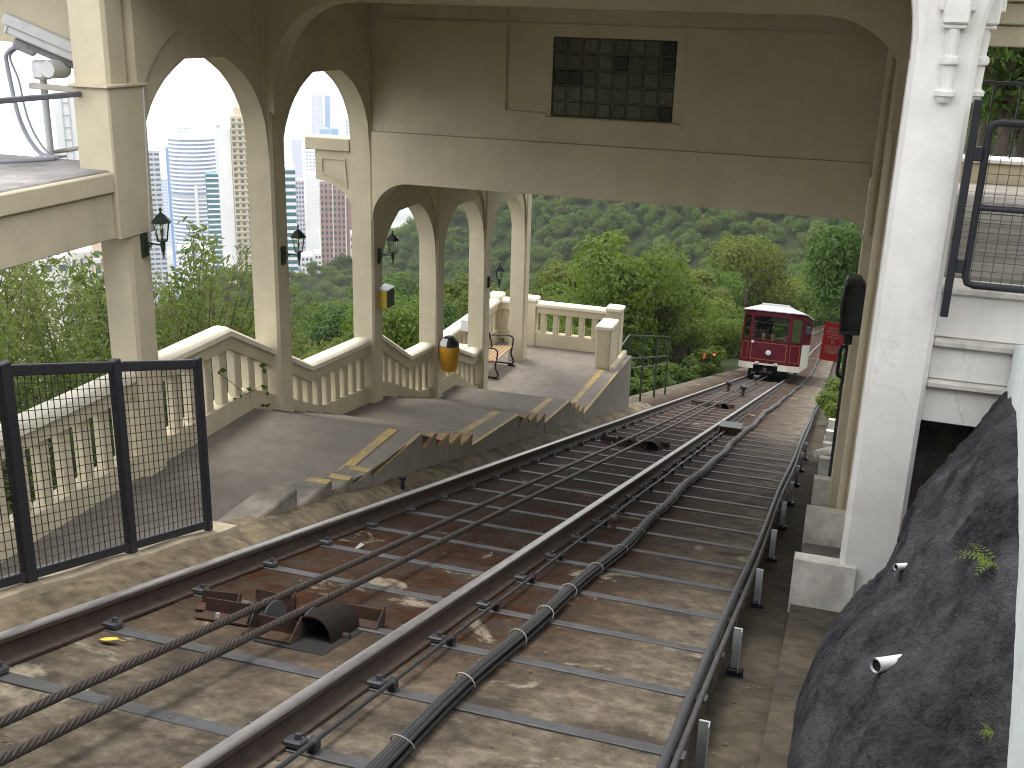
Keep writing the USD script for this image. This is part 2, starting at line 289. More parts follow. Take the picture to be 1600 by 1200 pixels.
# ------------------------------------------------------------------ track bed
def bedmat():
    N = {'g': ('geometry', {}), 's': ('separate_xyz', {}), 'n1': ('noise_texture', dict(scale=9.0, detail=8.0, roughness=0.7)), 'n2': ('noise_texture', dict(scale=1.3, detail=6.0, roughness=0.7, distortion=0.6)),
         'n3': ('noise_texture', dict(scale=2.6, detail=7.0, roughness=0.72)), 'n4': ('noise_texture', dict(scale=45.0, detail=6.0)),
         'r1': ('rgb_ramp', dict(ramp=[(0.28, (0.080, 0.066, 0.048)), (0.5, (0.145, 0.124, 0.094)), (0.72, (0.235, 0.208, 0.165))])),
         'rust': ('rgb_ramp', dict(ramp=[(0.3, (0.011, 0.0045, 0.0025)), (0.7, (0.056, 0.021, 0.007))])),
         'dl': ('math', dict(math_type='subtract', value2=-2.9)), 'ab': ('math', dict(math_type='absolute')), 'fr': ('map_range', dict(from_min=0.85, from_max=2.3, to_min=1.0, to_max=0.0, clamp=True)),
         'ymr': ('map_range', dict(from_min=3.6, from_max=6.2, to_min=0.08, to_max=1.4, clamp=True)), 'mu': ('math', dict(math_type='multiply')), 'nn': ('map_range', dict(from_min=0.12, from_max=0.42, to_min=0.0, to_max=1.0, clamp=True)),
         'mu2': ('math', dict(math_type='multiply', use_clamp=True)), 'mx': ('mix', {}),
         'dk': ('map_range', dict(from_min=0.41, from_max=0.62, to_min=0.0, to_max=0.9, clamp=True)), 'mx2': ('mix', dict(color2=(0.040, 0.033, 0.027))),
         'pl': ('map_range', dict(from_min=0.60, from_max=0.66, to_min=0.0, to_max=0.55, clamp=True)), 'mx3': ('mix', dict(color2=(0.33, 0.29, 0.22))),
         'bp': ('bump', dict(strength=0.55, distance=0.02)), 'b': ('principled_bsdf', dict(roughness=0.85, specular_ior_level=0.10))}
    L = [('g.position', 's.vector'), ('g.position', 'n1.vector'), ('g.position', 'n2.vector'), ('g.position', 'n3.vector'), ('g.position', 'n4.vector'), ('n1.fac', 'r1.fac'), ('n1.fac', 'rust.fac'), ('s.x', 'dl.value1'), ('dl.value', 'ab.value1'), ('ab.value', 'fr.value'),
         ('s.y', 'ymr.value'), ('fr.result', 'mu.value1'), ('ymr.result', 'mu.value2'), ('n2.fac', 'nn.value'), ('nn.result', 'mu2.value1'), ('mu.value', 'mu2.value2'), ('mu2.value', 'mx.fac'), ('r1.color', 'mx.color1'), ('rust.color', 'mx.color2'),
         ('n3.fac', 'dk.value'), ('dk.result', 'mx2.fac'), ('mx.color', 'mx2.color1'), ('n2.fac', 'pl.value'), ('pl.result', 'mx3.fac'), ('mx2.color', 'mx3.color1'), ('mx3.color', 'b.base_color'), ('n4.fac', 'bp.height'), ('bp.normal', 'b.normal')]
    return usdkit.material(stage, '/World/Looks/stained_bed_concrete', N, L, surface='b.BSDF')
BED = bedmat()
bed = struct('track_bed')
TIE_Y = [2.70 + 0.0 + 0.835 * k for k in range(-3, 51)]
def bedpatch(x0, x1, y0, y1, dz, nx, ny, amp, seed):
    xs, ys = np.linspace(x0, x1, nx), np.linspace(y0, y1, ny)
    Xg, Yg = np.meshgrid(xs, ys, indexing='ij')
    n = meshkit.fbm(np.stack([Xg * 3.2, Yg * 3.2, np.full_like(Xg, seed * 0.37)], -1), 4, 3)
    return np.stack([Xg, Yg, rz(Yg) + dz + amp * (n - 0.5)], -1)
for k in range(len(TIE_Y) - 1):                      # the concrete infill between two sleepers, as far as one can tell them apart
    a, b = TIE_Y[k] + 0.052, TIE_Y[k + 1] - 0.052
    if a > 22.0: break
    near = a < 9
    for x0, x1 in ((-4.06, -3.80), (-3.69, -2.20), (-2.10, -0.52)):
        P = bedpatch(x0, x1, a, b, -0.150, 14 if near else 6, 10 if near else 4, 0.022, k)
        m = MB().grid(P)
        e = np.concatenate([P[0], P[-1], P[:, 0], P[:, -1]])
        for row, rev in ((P[0], False), (P[-1], True), (P[:, 0], True), (P[:, -1], False)):
            Q = np.stack([row, row - [0, 0, 0.06]]); m.grid(Q if rev else Q[::-1])
        obj('concrete_panel', m, BED, bed, smooth=40)
ys = np.r_[np.arange(-0.2, 58, 1.5), np.arange(58, 131, 4.0)]
def strip(x0, x1, d0, d1, ya=None):
    yy = ys if ya is None else ys[ys >= ya]
    return np.stack([np.stack([x0 + rx(yy), yy, rz(yy) + d0], -1), np.stack([x1 + rx(yy), yy, rz(yy) + d1], -1)])
obj('bed_base', MB().grid(strip(-4.1, -0.5, -0.185, -0.185)).grid(strip(-0.5, -0.5, -0.185, -0.5)), BED, bed)
y22 = np.array([k for k in TIE_Y if k > 21.9][0]) - 0.05
yy = np.r_[y22, ys[ys > y22]]
for x0, x1 in ((-5.1, -3.80), (-3.69, -2.20), (-2.10, -0.5)):
    obj('bed_slab', MB().grid(np.stack([np.stack([x + rx(yy), yy, rz(yy) - 0.150 + 0.0 * yy], -1) for x in np.linspace(x0, x1, 4)])), BED, bed)
obj('bed_edge', MB().grid(strip(-0.53, -0.53, -0.148, -0.50)), CONCW, bed)
DAMP = mat('damp_drain_concrete', (0.075, 0.064, 0.048), 0.9, 0.35, 7.0, 0.5, 50.0, stain=(0.035, 0.031, 0.027), sscale=1.5, samt=0.8, spec=0.1)  # darker brown than the bed concrete
obj('drain_channel', MB().grid(strip(-0.52, 0.75, -0.42, -0.40)).grid(strip(-0.14, 0.75, -0.33, -0.33)).grid(strip(-0.14, -0.14, -0.60, -0.33)[::-1]), DAMP, bed)
DIRT = mat('dirty_strip_concrete', (0.17, 0.135, 0.085), 0.9, 0.45, 9.0, 0.8, 35.0, stain=(0.05, 0.040, 0.028), sscale=3.0, samt=0.85, bdist=0.02)
# kerb under the gate and the low rough strip beside the left rail
yk = np.arange(-0.2, 6.6, 0.2)
kp = lambda x, d: np.stack([x + 0 * yk, yk, rz(yk) + d + 0.008 * np.sin(yk * 9)], -1)
obj('kerb', MB().grid(np.stack([kp(-4.32, -1.6), kp(-4.32, 0.02), kp(-4.11, 0.02), kp(-4.095, -0.02), kp(-4.09, -0.3)])[::1]), KERB, bed, smooth=30)
yk = np.arange(-0.2, 6.36, 0.15); jit = meshkit.fbm(np.stack([yk * 1.7, 0 * yk, 0 * yk + 4], -1), 3)
obj('rough_strip', MB().grid(np.stack([np.stack([-4.10 + 0 * yk, yk, rz(yk) - 0.035 + 0.03 * jit], -1), np.stack([-3.98 + 0.04 * jit, yk, rz(yk) - 0.07 + 0.04 * jit], -1), np.stack([-3.86 + 0.02 * jit, yk, rz(yk) - 0.11 + 0.03 * jit], -1), np.stack([-3.80 + 0 * yk, yk, rz(yk) - 0.17], -1)])), DIRT, bed, smooth=True)
yk = np.arange(6.35, 24.2, 0.25)
jit = meshkit.fbm(np.stack([yk * 1.3, 0 * yk, 0 * yk], -1), 3)
obj('rough_strip', MB().grid(np.stack([np.stack([-4.42 + 0 * yk, yk, rz(yk) - 0.08 + 0.05 * jit], -1), np.stack([-4.22 + 0.08 * jit, yk, rz(yk) - 0.10 + 0.05 * jit], -1), np.stack([-4.0 + 0 * yk, yk, rz(yk) - 0.17], -1)])), DIRT, bed, smooth=True)

# sleepers: a steel strap across the bed, clips at each rail and a dark cap at the free end
def make_sleeper(y, full, label):
    t = thing('sleeper', label, 'sleeper', 'steel sleepers along the track', mtx=sleeper_m(y))
    obj('strap', MB().obox((0, 0, -0.012), np.eye(3), ((1.78 if full else 1.0), 0.05, 0.012), 0.004), TIE, t)
    off = 0.0 if full else 0
    for x in (X_LEFT, X_RIGHT):
        for s in (-1, 1):
            c = x - SLX[full] + s * 0.105
            obj('rail_clip', MB().obox((c, 0, 0.018), np.eye(3), (0.045, 0.042, 0.018), 0.008).lathe([(0.0, 0.062), (0.016, 0.060), (0.018, 0.034), (0.018, 0.03)], (c + s * 0.012, 0, 0), 6), GREYP, t)
    if False:
        obj('end_cap', MB().obox((1.83, 0, -0.012), np.eye(3), (0.045, 0.035, 0.022), 0.01), BLK, t)
    return t
SLX = {True: -2.24, False: -2.95}
_full = True
def sleeper_m(y): return mtx((SLX[_full], y, float(rz(y)) - 0.140), rx=-TH)
lab = 'dull steel sleeper strap crossing the concrete track bed under both rails'
first = None
for y in TIE_Y:
    if y > 22.0: break
    if first is None: first = make_sleeper(y, True, lab)
    else: dup(first, sleeper_m(y))
_full = False; first = None
for y in TIE_Y:
    if y < 22.0: continue
    if first is None: first = make_sleeper(y, False, 'short far sleeper under the two rails before the tram')
    else: dup(first, sleeper_m(y))

# rails
def rail(xc, label):
    t = thing('rail', label, 'rail', at=(0, 0, 0))
    yy = np.r_[np.arange(-0.2, 58, 2.0), np.arange(58, 131, 3.0)]
    def sweep(prof):
        P = np.stack([np.stack([xc + a + rx(yy), yy, rz(yy) + b], -1) for a, b in prof])
        return MB().grid(P)
    obj('rail_head', sweep([(-0.034, -0.012), (-0.030, -0.004), (-0.018, 0.0), (0.018, 0.0), (0.030, -0.004), (0.034, -0.012)]), RAILTOP, t, smooth=40)
    obj('rail_web', sweep([(-0.085, -0.142), (-0.085, -0.128), (-0.02, -0.112), (-0.011, -0.10), (-0.011, -0.048), (-0.034, -0.036), (-0.034, -0.012)][:]).grid(np.stack([np.stack([xc + a + rx(yy), yy, rz(yy) + b], -1) for a, b in [(0.034, -0.012), (0.034, -0.036), (0.011, -0.048), (0.011, -0.10), (0.02, -0.112), (0.085, -0.128), (0.085, -0.142)]])), RAILSIDE, t)
rail(X_LEFT, 'shiny steel rail nearer the platform')
rail(X_RIGHT, 'steel rail beside the bundled cables, farther from the platform')

# haul ropes (helical strands near the eye), signal rod, cable bundle, edge conduits
def rope(xc, r, label, phase):
    t = thing('haulage_rope', label, 'cable')
    y1 = 15.0; yy = np.arange(0.3, y1, 0.035)
    for k in range(6):
        a = phase + k * math.pi / 3 + yy * 2 * math.pi / 0.26
        rr = r * 0.60
        obj('strand', MB().tube(np.stack([xc + rr * np.cos(a), yy, rz(yy) - 0.02 + rr * np.sin(a)], -1), r * 0.42, 6), ROPE, t, smooth=True)
    yf = np.r_[np.arange(y1 - 0.02, 45.4, 1.0), 45.4]
    xf = xc + (yf - y1) * 0.0 - 0.08 * np.clip((yf - y1) / 30, 0, 1)
    obj('far_length', MB().tube(np.stack([xf, yf, rz(yf) - 0.02 + 0.10 * np.clip((yf - 34) / 10, 0, 1)], -1), r, 8), ROPE, t, smooth=True)
rope(-3.03, 0.024, 'left of the two twisted haulage ropes between the rails', 0.0)
rope(-2.79, 0.024, 'right of the two twisted haulage ropes between the rails', 0.5)
t = thing('signal_rod', 'thin dark rod beside the right rail on small brackets', 'rod')
yy = np.arange(0.3, 30, 0.8)
obj('rod', MB().tube(np.stack([-1.955 + 0.004 * np.sin(yy * 2.1), yy, rz(yy) - 0.09], -1), 0.012, 6), RUB, t, smooth=True)
for y in TIE_Y:
    if 1.5 < y < 21: obj('bracket', MB().obox((-1.955, y, float(rz(y)) - 0.105), np.eye(3), (0.022, 0.03, 0.03), 0.006), BLK, t)
t = thing('cable_bundle', 'thick bundle of black cables tied with pale bands along the track', 'cables')
rng = random.Random(4)
yy = np.arange(0.3, 72, 0.3)
bx = -1.615 + 0.020 * np.sin(yy * 0.9) + 0.014 * np.sin(yy * 2.3 + 1) + 0.17 * np.clip((yy - 26) / 16, 0, 1) + rx(yy)
for k in range(16):
    ring_, a0 = (0.0, 0.0) if k == 0 else ((0.020, k) if k < 6 else (0.035, k))
    ph = rng.uniform(0, 6.28)
    n = meshkit.noise(np.stack([yy * 0.7, np.full_like(yy, k * 3.1), 0 * yy], -1)) - 0.5
    a = ph + 0.5 * n
    obj('cable', MB().tube(np.stack([bx + 1.25 * ring_ * np.cos(a) + 0.012 * n, yy, np.maximum(rz(yy) - 0.142 + 0.045 + ring_ * np.sin(a), rz(yy) - 0.140 + 0.01)], -1), 0.0115, 6), RUB, t, smooth=True)
BANDM = mat('pale_tie_band', (0.30, 0.29, 0.28), 0.5)
y = 2.85
while y < 30:
    bxx = float(np.interp(y, yy, bx)); c = np.array([bxx, y, float(rz(y)) - 0.142 + 0.045])
    a = np.linspace(0, 2 * np.pi, 17)
    obj('tie_band', MB().tube(np.stack([c[0] + 0.060 * np.cos(a), c[1] + 0.02 * np.sin(a * 1.0 + y), c[2] + 0.050 * np.sin(a)], -1), 0.004, 5, cap=False), BANDM, t, smooth=True)
    y += rng.uniform(0.5, 0.95)
t = thing('edge_conduits', 'two dark pipes running along the right edge of the track bed', 'pipe')
yy = np.arange(0.3, 60, 0.8)
for q, (dx, dz, r) in enumerate(((-0.535, -0.11, 0.024), (-0.485, -0.135, 0.018))):
    obj('pipe', MB().tube(np.stack([dx + 0.010 * np.sin(yy * 0.8 + q), yy, rz(yy) + dz + 0.01 * np.sin(yy * 1.1)], -1), r, 8), [GREYP, TIE][q], t, smooth=True)
def guard(y, first=[None]):
    m = mtx((-0.415, y, float(rz(y)) - 0.42))
    if first[0]: return dup(first[0], m)
    t = thing('guard_plate', 'small upright galvanised plate on the outer side of the edge pipes', 'plate', 'galvanised plates along the right edge of the track', mtx=m)
    obj('plate', MB().box(-0.028, 0.028, -0.006, 0.006, 0.05, 0.36, 0.003).box(0.022, 0.028, -0.05, -0.006, 0.05, 0.36, 0.002), GALV, t)
    obj('clamp', MB().box(-0.045, 0.06, -0.03, 0.03, 0.0, 0.06, 0.008), BLK, t)
    first[0] = t
for y in (2.9, 4.67, 6.43, 8.30, 10.2, 12.1, 14.0, 15.9, 17.8, 19.7): guard(y)
t = thing('trackside_cable', 'black cable lying along the outer side of the platform-side rail', 'cable')
yy = np.arange(0.3, 30, 0.7)
obj('sheath', MB().tube(np.stack([-3.92 + 0.012 * np.sin(yy), yy, rz(yy) - 0.10], -1), 0.024, 7), RUB, t, smooth=True)
t = thing('track_box', 'small rusty steel box beside the cable bundle far down the track', 'box')
obj('casing', MB().obox((-1.86, 20.2, float(rz(20.2)) - 0.06), np.eye(3), (0.2, 0.16, 0.085), 0.01), RUST, t); obj('lid', MB().obox((-1.86, 20.2, float(rz(20.2)) + 0.035), np.eye(3), (0.215, 0.17, 0.01), 0.004), GREYP, t)

# rope sheaves
RUSTD = mat('greasy_black_rust', (0.009, 0.006, 0.0045), 0.85, 0.4, 18.0, 0.6, 80.0, spec=0.2)
def sheave(y, label, scale=1.0, first=[None]):
    m = mtx((-2.90, y, float(rz(y)) - 0.150), rx=-TH)
    if first[0]: return dup(first[0], m, label)
    t = thing('rope_sheave', label, 'pulley', mtx=m)
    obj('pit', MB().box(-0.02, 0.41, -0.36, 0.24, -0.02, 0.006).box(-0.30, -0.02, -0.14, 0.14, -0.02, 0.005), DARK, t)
    wheel = [(0.02, -0.045), (0.15, -0.045), (0.165, -0.035), (0.165, -0.028), (0.125, -0.012), (0.125, 0.012), (0.165, 0.028), (0.165, 0.035), (0.15, 0.045), (0.02, 0.045)]
    for dx in (-0.13, 0.115):
        obj('wheel', MB().lathe(wheel, (dx, 0.0, -0.03), 28, 'x'), GREYP, t, smooth=35)
    q = np.linspace(0, math.pi, 16); arcp = lambda r: [(0.225 + r * math.cos(k), 0.0 + r * math.sin(k)) for k in q]
    obj('hood', MB().prism(Polygon(arcp(0.138) + arcp(0.130)[::-1]), 'y', -0.16, 0.22), RUSTD, t, smooth=35)
    obj('hood_back', MB().prism(Polygon(arcp(0.1299)), 'y', 0.19, 0.20), DARK, t)
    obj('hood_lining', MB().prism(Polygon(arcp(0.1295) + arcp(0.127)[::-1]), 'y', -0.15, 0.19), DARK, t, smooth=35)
    obj('axle', MB().lathe([(0.0, -0.42), (0.022, -0.42), (0.022, 0.40), (0.0, 0.40)], (0, 0, 0.01), 10, 'x'), RUST, t, smooth=35)
    for dx, dy, rz_, w in ((-0.34, -0.12, 0.15, 0.16), (0.03, -0.24, 0.05, 0.15), (-0.24, 0.20, -0.1, 0.15), (0.34, 0.28, 0.1, 0.13), (-0.48, 0.02, 0.3, 0.12)):
        c_, s_ = math.cos(rz_), math.sin(rz_); AXB = np.array([[c_, s_, 0], [-s_, c_, 0], [0, 0, 1]]); ctr_ = np.array([dx, dy, 0.0]); e1, e2 = AXB[0], AXB[1]
        m = MB().obox(ctr_ + [0, 0, 0.012], AXB, (w, 0.075, 0.006), 0.002).obox(ctr_ + e2 * 0.072 + [0, 0, 0.05], AXB, (w, 0.005, 0.045), 0.002)
        q0 = ctr_ + e1 * w * 0.9
        m.add(np.array([q0 - e2 * 0.07 + [0, 0, 0.018], q0 + e2 * 0.07 + [0, 0, 0.018], q0 + e2 * 0.07 + [0, 0, 0.13], q0 - e2 * 0.07 + [0, 0, 0.018] + e1 * 0.008, q0 + e2 * 0.07 + [0, 0, 0.018] + e1 * 0.008, q0 + e2 * 0.07 + [0, 0, 0.13] + e1 * 0.008]), [[0, 2, 1], [3, 4, 5], [0, 1, 4], [0, 4, 3], [1, 2, 5], [1, 5, 4], [2, 0, 3], [2, 3, 5]])
        obj('bracket', m, RUST, t)
        obj('bolt', MB().lathe([(0.0, 0.045), (0.014, 0.045), (0.016, 0.018)], ctr_ - e2 * 0.03 - e1 * 0.04, 6), GALV, t)
    first[0] = t
sheave(4.98, 'nearest rusty rope sheave in its pit between the rails')
sheave(16.0, 'second rope sheave, beneath the ropes level with the low arches')
sheave(26.6, 'third rope sheave, dark and flat under the ropes beyond the platform')
def guide(x, y, label, first=[None]):
    m = mtx((x, y, float(rz(y)) - 0.150), rx=-TH)
    if first[0]: return dup(first[0], m, label)
    t = thing('rope_guide', label, 'pulley', mtx=m)
    obj('post', MB().box(-0.05, 0.05, -0.04, 0.04, 0, 0.30, 0.006), RUST, t); obj('foot', MB().box(-0.16, 0.16, -0.12, 0.12, 0, 0.02), RUST, t)
    obj('roller', MB().lathe([(0.0, -0.10), (0.10, -0.10), (0.06, -0.05), (0.06, 0.05), (0.10, 0.10), (0.0, 0.10)], (0.0, -0.06, 0.30), 14, 'x'), GREYP, t, smooth=35)
    first[0] = t
guide(-3.36, 34.3, 'rusty upright rope guide left of the ropes before the tram')
guide(-2.74, 32.6, 'rusty upright rope guide right of the ropes before the tram')
guide(-3.02, 41.2, 'last small rope guide just in front of the tram')
t = thing('rod_stand', 'small rusty stand on the bed right of the far end of the signal rod', 'post', at=(-1.86, 9.30, float(rz(9.3)) - 0.15))
obj('stem', MB().box(-0.02, 0.02, -0.02, 0.02, 0, 0.10, 0.004), RUST, t); obj('head', MB().box(-0.035, 0.035, -0.03, 0.03, 0.10, 0.15, 0.01), GREYP, t)

# dry leaves, grit and chips gathered in the drain and along the rails
rgl = np.random.default_rng(31); n = 420
lx_ = np.r_[rgl.uniform(-0.40, 0.02, 130), rgl.uniform(-4.0, -3.84, 70), rgl.uniform(-3.66, -2.24, 110), rgl.uniform(-2.05, -0.55, 110)]
ly_ = 2.6 + 18 * rgl.uniform(0, 1, n) ** 1.6
lz_ = rz(ly_) + np.where(lx_ > -0.45, np.where(lx_ > -0.14, -0.325, -0.405), np.where(lx_ < -3.8, -0.115, -0.133))
aa_ = rgl.uniform(0, 6.28, n); sz_ = rgl.uniform(0.006, 0.019, n)
u_ = np.stack([np.cos(aa_), np.sin(aa_) * math.cos(TH), -np.sin(aa_) * math.sin(TH)], -1) * sz_[:, None]; w_ = np.stack([-np.sin(aa_), np.cos(aa_) * math.cos(TH), -np.cos(aa_) * math.sin(TH)], -1) * sz_[:, None] * rgl.uniform(0.3, 0.7, (n, 1))
c_ = np.stack([lx_, ly_, lz_], -1); up_ = np.array([0, 0, 1.0]) * (sz_ * 0.35)[:, None]
Vl = np.stack([c_ - u_, c_ + w_ + up_, c_ + u_ + up_ * 0.4, c_ - w_ + up_ * 0.7], 1).reshape(-1, 3); il = np.arange(n)[:, None] * 4
obj('leaf_litter', (Vl, np.vstack([il + [0, 1, 2], il + [0, 2, 3]])), mat('dry_leaf', (0.10, 0.068, 0.036), 0.85, 0.5, 40.0, spec=0.1, stain=(0.20, 0.16, 0.10), sscale=14.0, samt=0.7), kind='stuff', label='dry leaves and grit scattered over the track bed and drain', category='litter')

# ------------------------------------------------------------------ platform: four floor slabs stepping down, joined by short flights
XE, XB = -4.30, -6.5           # track-side edge, balustrade line
SLABS = [(0.2, 10.46, -4.42, -4.42), (12.12, 14.13, -5.19, -5.46), (15.51, 17.07, -6.08, -6.22), (18.11, 22.3, -6.82, -6.92)]
plat = struct('platform')
for i, (y0, y1, z0, z1) in enumerate(SLABS):
    xl = -7.55 if i == 3 else -6.64
    xr = XE if i else XE - 0.30
    m = MB()
    m.prism([(y0, z0), (y0, -9.6), (y1, -9.6), (y1, z1)][::1], 'x', xl, xr)
    obj('floor_slab', m, CONC, plat)
    if i == 0:
        obj('floor_slab', MB().prism([(9.17, -4.424), (9.17, -9.0), (10.46, -9.0), (10.46, -4.424)], 'x', XE - 0.30, XE), CONC, plat)
FL = [(10.46, -4.42, 12.12, -5.19, 5), (14.13, -5.46, 15.51, -6.08, 4), (17.07, -6.22, 18.11, -6.82, 4)]
for (ya, za, yb, zb, n) in FL:
    for k in range(1, n):
        y0, y1 = ya + (yb - ya) * (k - 1) / (n - 1), ya + (yb - ya) * k / (n - 1)
        z = za + (zb - za) * k / n
        obj('step', MB().box(-6.64, XE - 0.006, y0, y1 + 0.02, z - 1.2, z, 0.012), CONC, plat)
        obj('nosing_line', MB().box(XE - 0.10, XE + 0.002, y0 + 0.02, y1 + 0.018, z - 0.05, z + 0.004, 0.002), mat('worn_edge_paint', (0.33, 0.22, 0.09), 0.75, 0.3, 20.0, stain=(0.12, 0.10, 0.075), sscale=6.0, samt=0.9) if k == 1 and ya < 11 else '/World/Looks/worn_edge_paint', plat)
# painted lines: one along the edge and one 0.3 m in
for (y0, y1, z0, z1) in [(9.16, 10.44, -4.42, -4.42)] + [(a, b - 0.02, c, d) for a, b, c, d in SLABS[1:3]] + [(18.13, 21.0, -6.82, -6.889)]:
    for x0, x1 in ((-4.70, -4.585), (XE - 0.045, XE + 0.003)):
        obj('painted_line', MB().add([(x0, y0, z0 + 0.004), (x1, y0, z0 + 0.004), (x1, y1, z1 + 0.004), (x0, y1, z1 + 0.004)], [[0, 1, 2, 3]]), YEL, plat)
# the stepped wall along the edge where the platform lies below the track
for k, (y0, y1, z) in enumerate([(6.55, 7.65, -3.91), (7.66, 8.30, -4.10), (8.31, 8.73, -4.24), (8.74, 9.16, -4.33)]):
    obj('edge_block', MB().box(XE - 0.30, XE, y0, y1, -5.6, z, 0.015), CONCW, plat)
    if k: obj('nosing_line', MB().box(XE - 0.22, XE - 0.002, y1 - 0.11, y1 - 0.014, z, z + 0.004), YEL, plat)
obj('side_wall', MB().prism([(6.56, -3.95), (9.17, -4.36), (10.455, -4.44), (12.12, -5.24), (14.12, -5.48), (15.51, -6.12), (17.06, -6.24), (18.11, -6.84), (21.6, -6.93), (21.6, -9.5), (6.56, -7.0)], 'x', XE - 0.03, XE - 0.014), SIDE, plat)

# ------------------------------------------------------------------ balustrades, one for each bay
def zfun(pts): return lambda y: np.interp(y, [p[0] for p in pts], [p[1] for p in pts])
CAP = zfun([(0, -3.33), (10.03, -3.33), (11.86, -4.28), (13.99, -4.44), (15.08, -5.07), (16.3, -5.17), (18.0, -5.87), (19.0, -5.90)])
FLOOR = zfun([(0, -4.42), (10.46, -4.42), (12.12, -5.19), (14.13, -5.46), (15.51, -6.08), (17.07, -6.22), (18.11, -6.82), (22.3, -6.92)])
def balustrade(label, p0, p1, capz, floorz, n=None, group=None, kn=()):
    """A run from p0 to p1 (x, y): rounded cap, apron, balusters and a kerb, following capz(s), floorz(s) with s the metres from p0."""
    t = thing('balustrade', label, 'balustrade', group)
    p0, p1 = np.array(p0, float), np.array(p1, float); L = np.linalg.norm(p1 - p0); d = (p1 - p0) / L; nrm = np.array([d[1], -d[0]])
    ss = np.unique(np.r_[0, L, [k for k in kn if 0 < k < L]])
    prof = [(-0.125, -0.10), (-0.125, -0.045), (-0.10, -0.014), (-0.05, 0.0), (0.05, 0.0), (0.10, -0.014), (0.125, -0.045), (0.125, -0.10)]
    def sweep(prof, zf, m, closed=True):
        rows = []
        for s in ss:
            c = p0 + d * s; rows.append([(*(c + nrm * a), zf(s) + b) for a, b in prof])
        P = np.array(rows); P = np.concatenate([P, P[:, :1]], 1) if closed else P
        m.grid(P)
        for row, rev in ((P[0, :-1], False), (P[-1, :-1], True)):
            k = len(row); i0 = m.n; m.add(np.vstack([row, row.mean(0)]), [[j, (j + 1) % k, k][::-1 if rev else 1] for j in range(k)])
        return m
    obj('cap', sweep(prof, capz, MB()), PCAP, t, smooth=35)
    obj('apron', sweep([(-0.09, -0.25), (-0.09, -0.10), (0.09, -0.10), (0.09, -0.25)], capz, MB()), PL, t)
    obj('base_kerb', sweep([(-0.10, -0.5), (-0.10, 0.235), (0.10, 0.235), (0.10, -0.5)], floorz, MB()), PL, t)
    n = n or max(1, int(round(L / 0.272)))
    for k in range(n):
        s = (k + 0.5) * L / n; c = p0 + d * s
        z0, z1 = float(floorz(s)) + 0.20, float(capz(s)) - 0.20
        hw = 0.062
        A_ = np.array([[*nrm, 0], [*d, 0], [0, 0, 1]])
        obj('baluster', MB().obox((*c, (z0 + z1) / 2), A_, (0.055, hw, (z1 - z0) / 2), 0.012), PL, t)
    return t
COLY = [8.35, 10.95, 13.58, 16.0, 18.35, 20.85]; CW = 0.30
def run(y0, y1, label):
    balustrade(label, (XB, y0), (XB, y1), lambda s: CAP(y0 + s), lambda s: FLOOR(y0 + s), kn=[k - y0 for k in (10.03, 10.46, 11.86, 12.12, 13.99, 14.13, 15.08, 15.51, 16.3, 17.07, 18.0, 18.11)])
run(2.6, COLY[0], 'long level cream balustrade behind the black mesh gate')
run(COLY[0] + CW, COLY[1], 'peaked cream balustrade between the first two columns with a creeper in it')
run(COLY[1] + CW, COLY[2], 'cream balustrade with a bright sloping cap, second bay between columns')
run(COLY[2] + CW, COLY[3], 'dipping cream balustrade to the right of the yellow column box')
run(COLY[3] + CW, COLY[4], 'short cream balustrade beside the hanging yellow bin')
zc = lambda s: -5.92 + 0 * s; zf = lambda s: -6.86 + 0 * s
balustrade('short cross balustrade stepping out behind the fifth column', (-7.40, 18.5), (-6.64, 18.5), zc, zf)
balustrade('cream balustrade behind the garden bench', (-7.40, 22.25), (-7.40, 18.5), zc, zf)
balustrade('cream balustrade across the far end of the platform', (-7.32, 22.3), (-4.72, 22.3), zc, zf, n=9)
def post(x0, x1, y0, y1, z0, z1, label):
    t = thing('balustrade_post', label, 'post')
    obj('shaft', MB().box(x0, x1, y0, y1, z0, z1 - 0.09, 0.012), PL, t); obj('cap', MB().box(x0 - 0.025, x1 + 0.025, y0 - 0.025, y1 + 0.025, z1 - 0.09, z1, 0.025), PCAP, t)
post(-7.53, -7.27, 22.17, 22.43, -7.2, -5.84, 'squat cap post at the outer far corner of the platform')
post(-6.72, -6.46, 22.17, 22.43, -7.2, -5.84, 'squat cap post of the end balustrade right of the last column')
post(-4.88, -4.56, 22.14, 22.46, -7.2, -5.86, 'back cap post at the track end of the far balustrade')
t = thing('end_pier', 'stout cream end pier with a rounded top beside the yellow line', 'pier')
obj('shaft', MB().box(-4.84, -4.53, 21.1, 21.75, -7.4, -6.03, 0.02), PL, t); obj('cap', MB().box(-4.86, -4.51, 21.08, 21.77, -6.09, -5.99, 0.04), PCAP, t)
obj('skirting', MB().box(-4.51, -4.41, 21.0, 22.3, -7.6, -6.80, 0.02), PL, t)

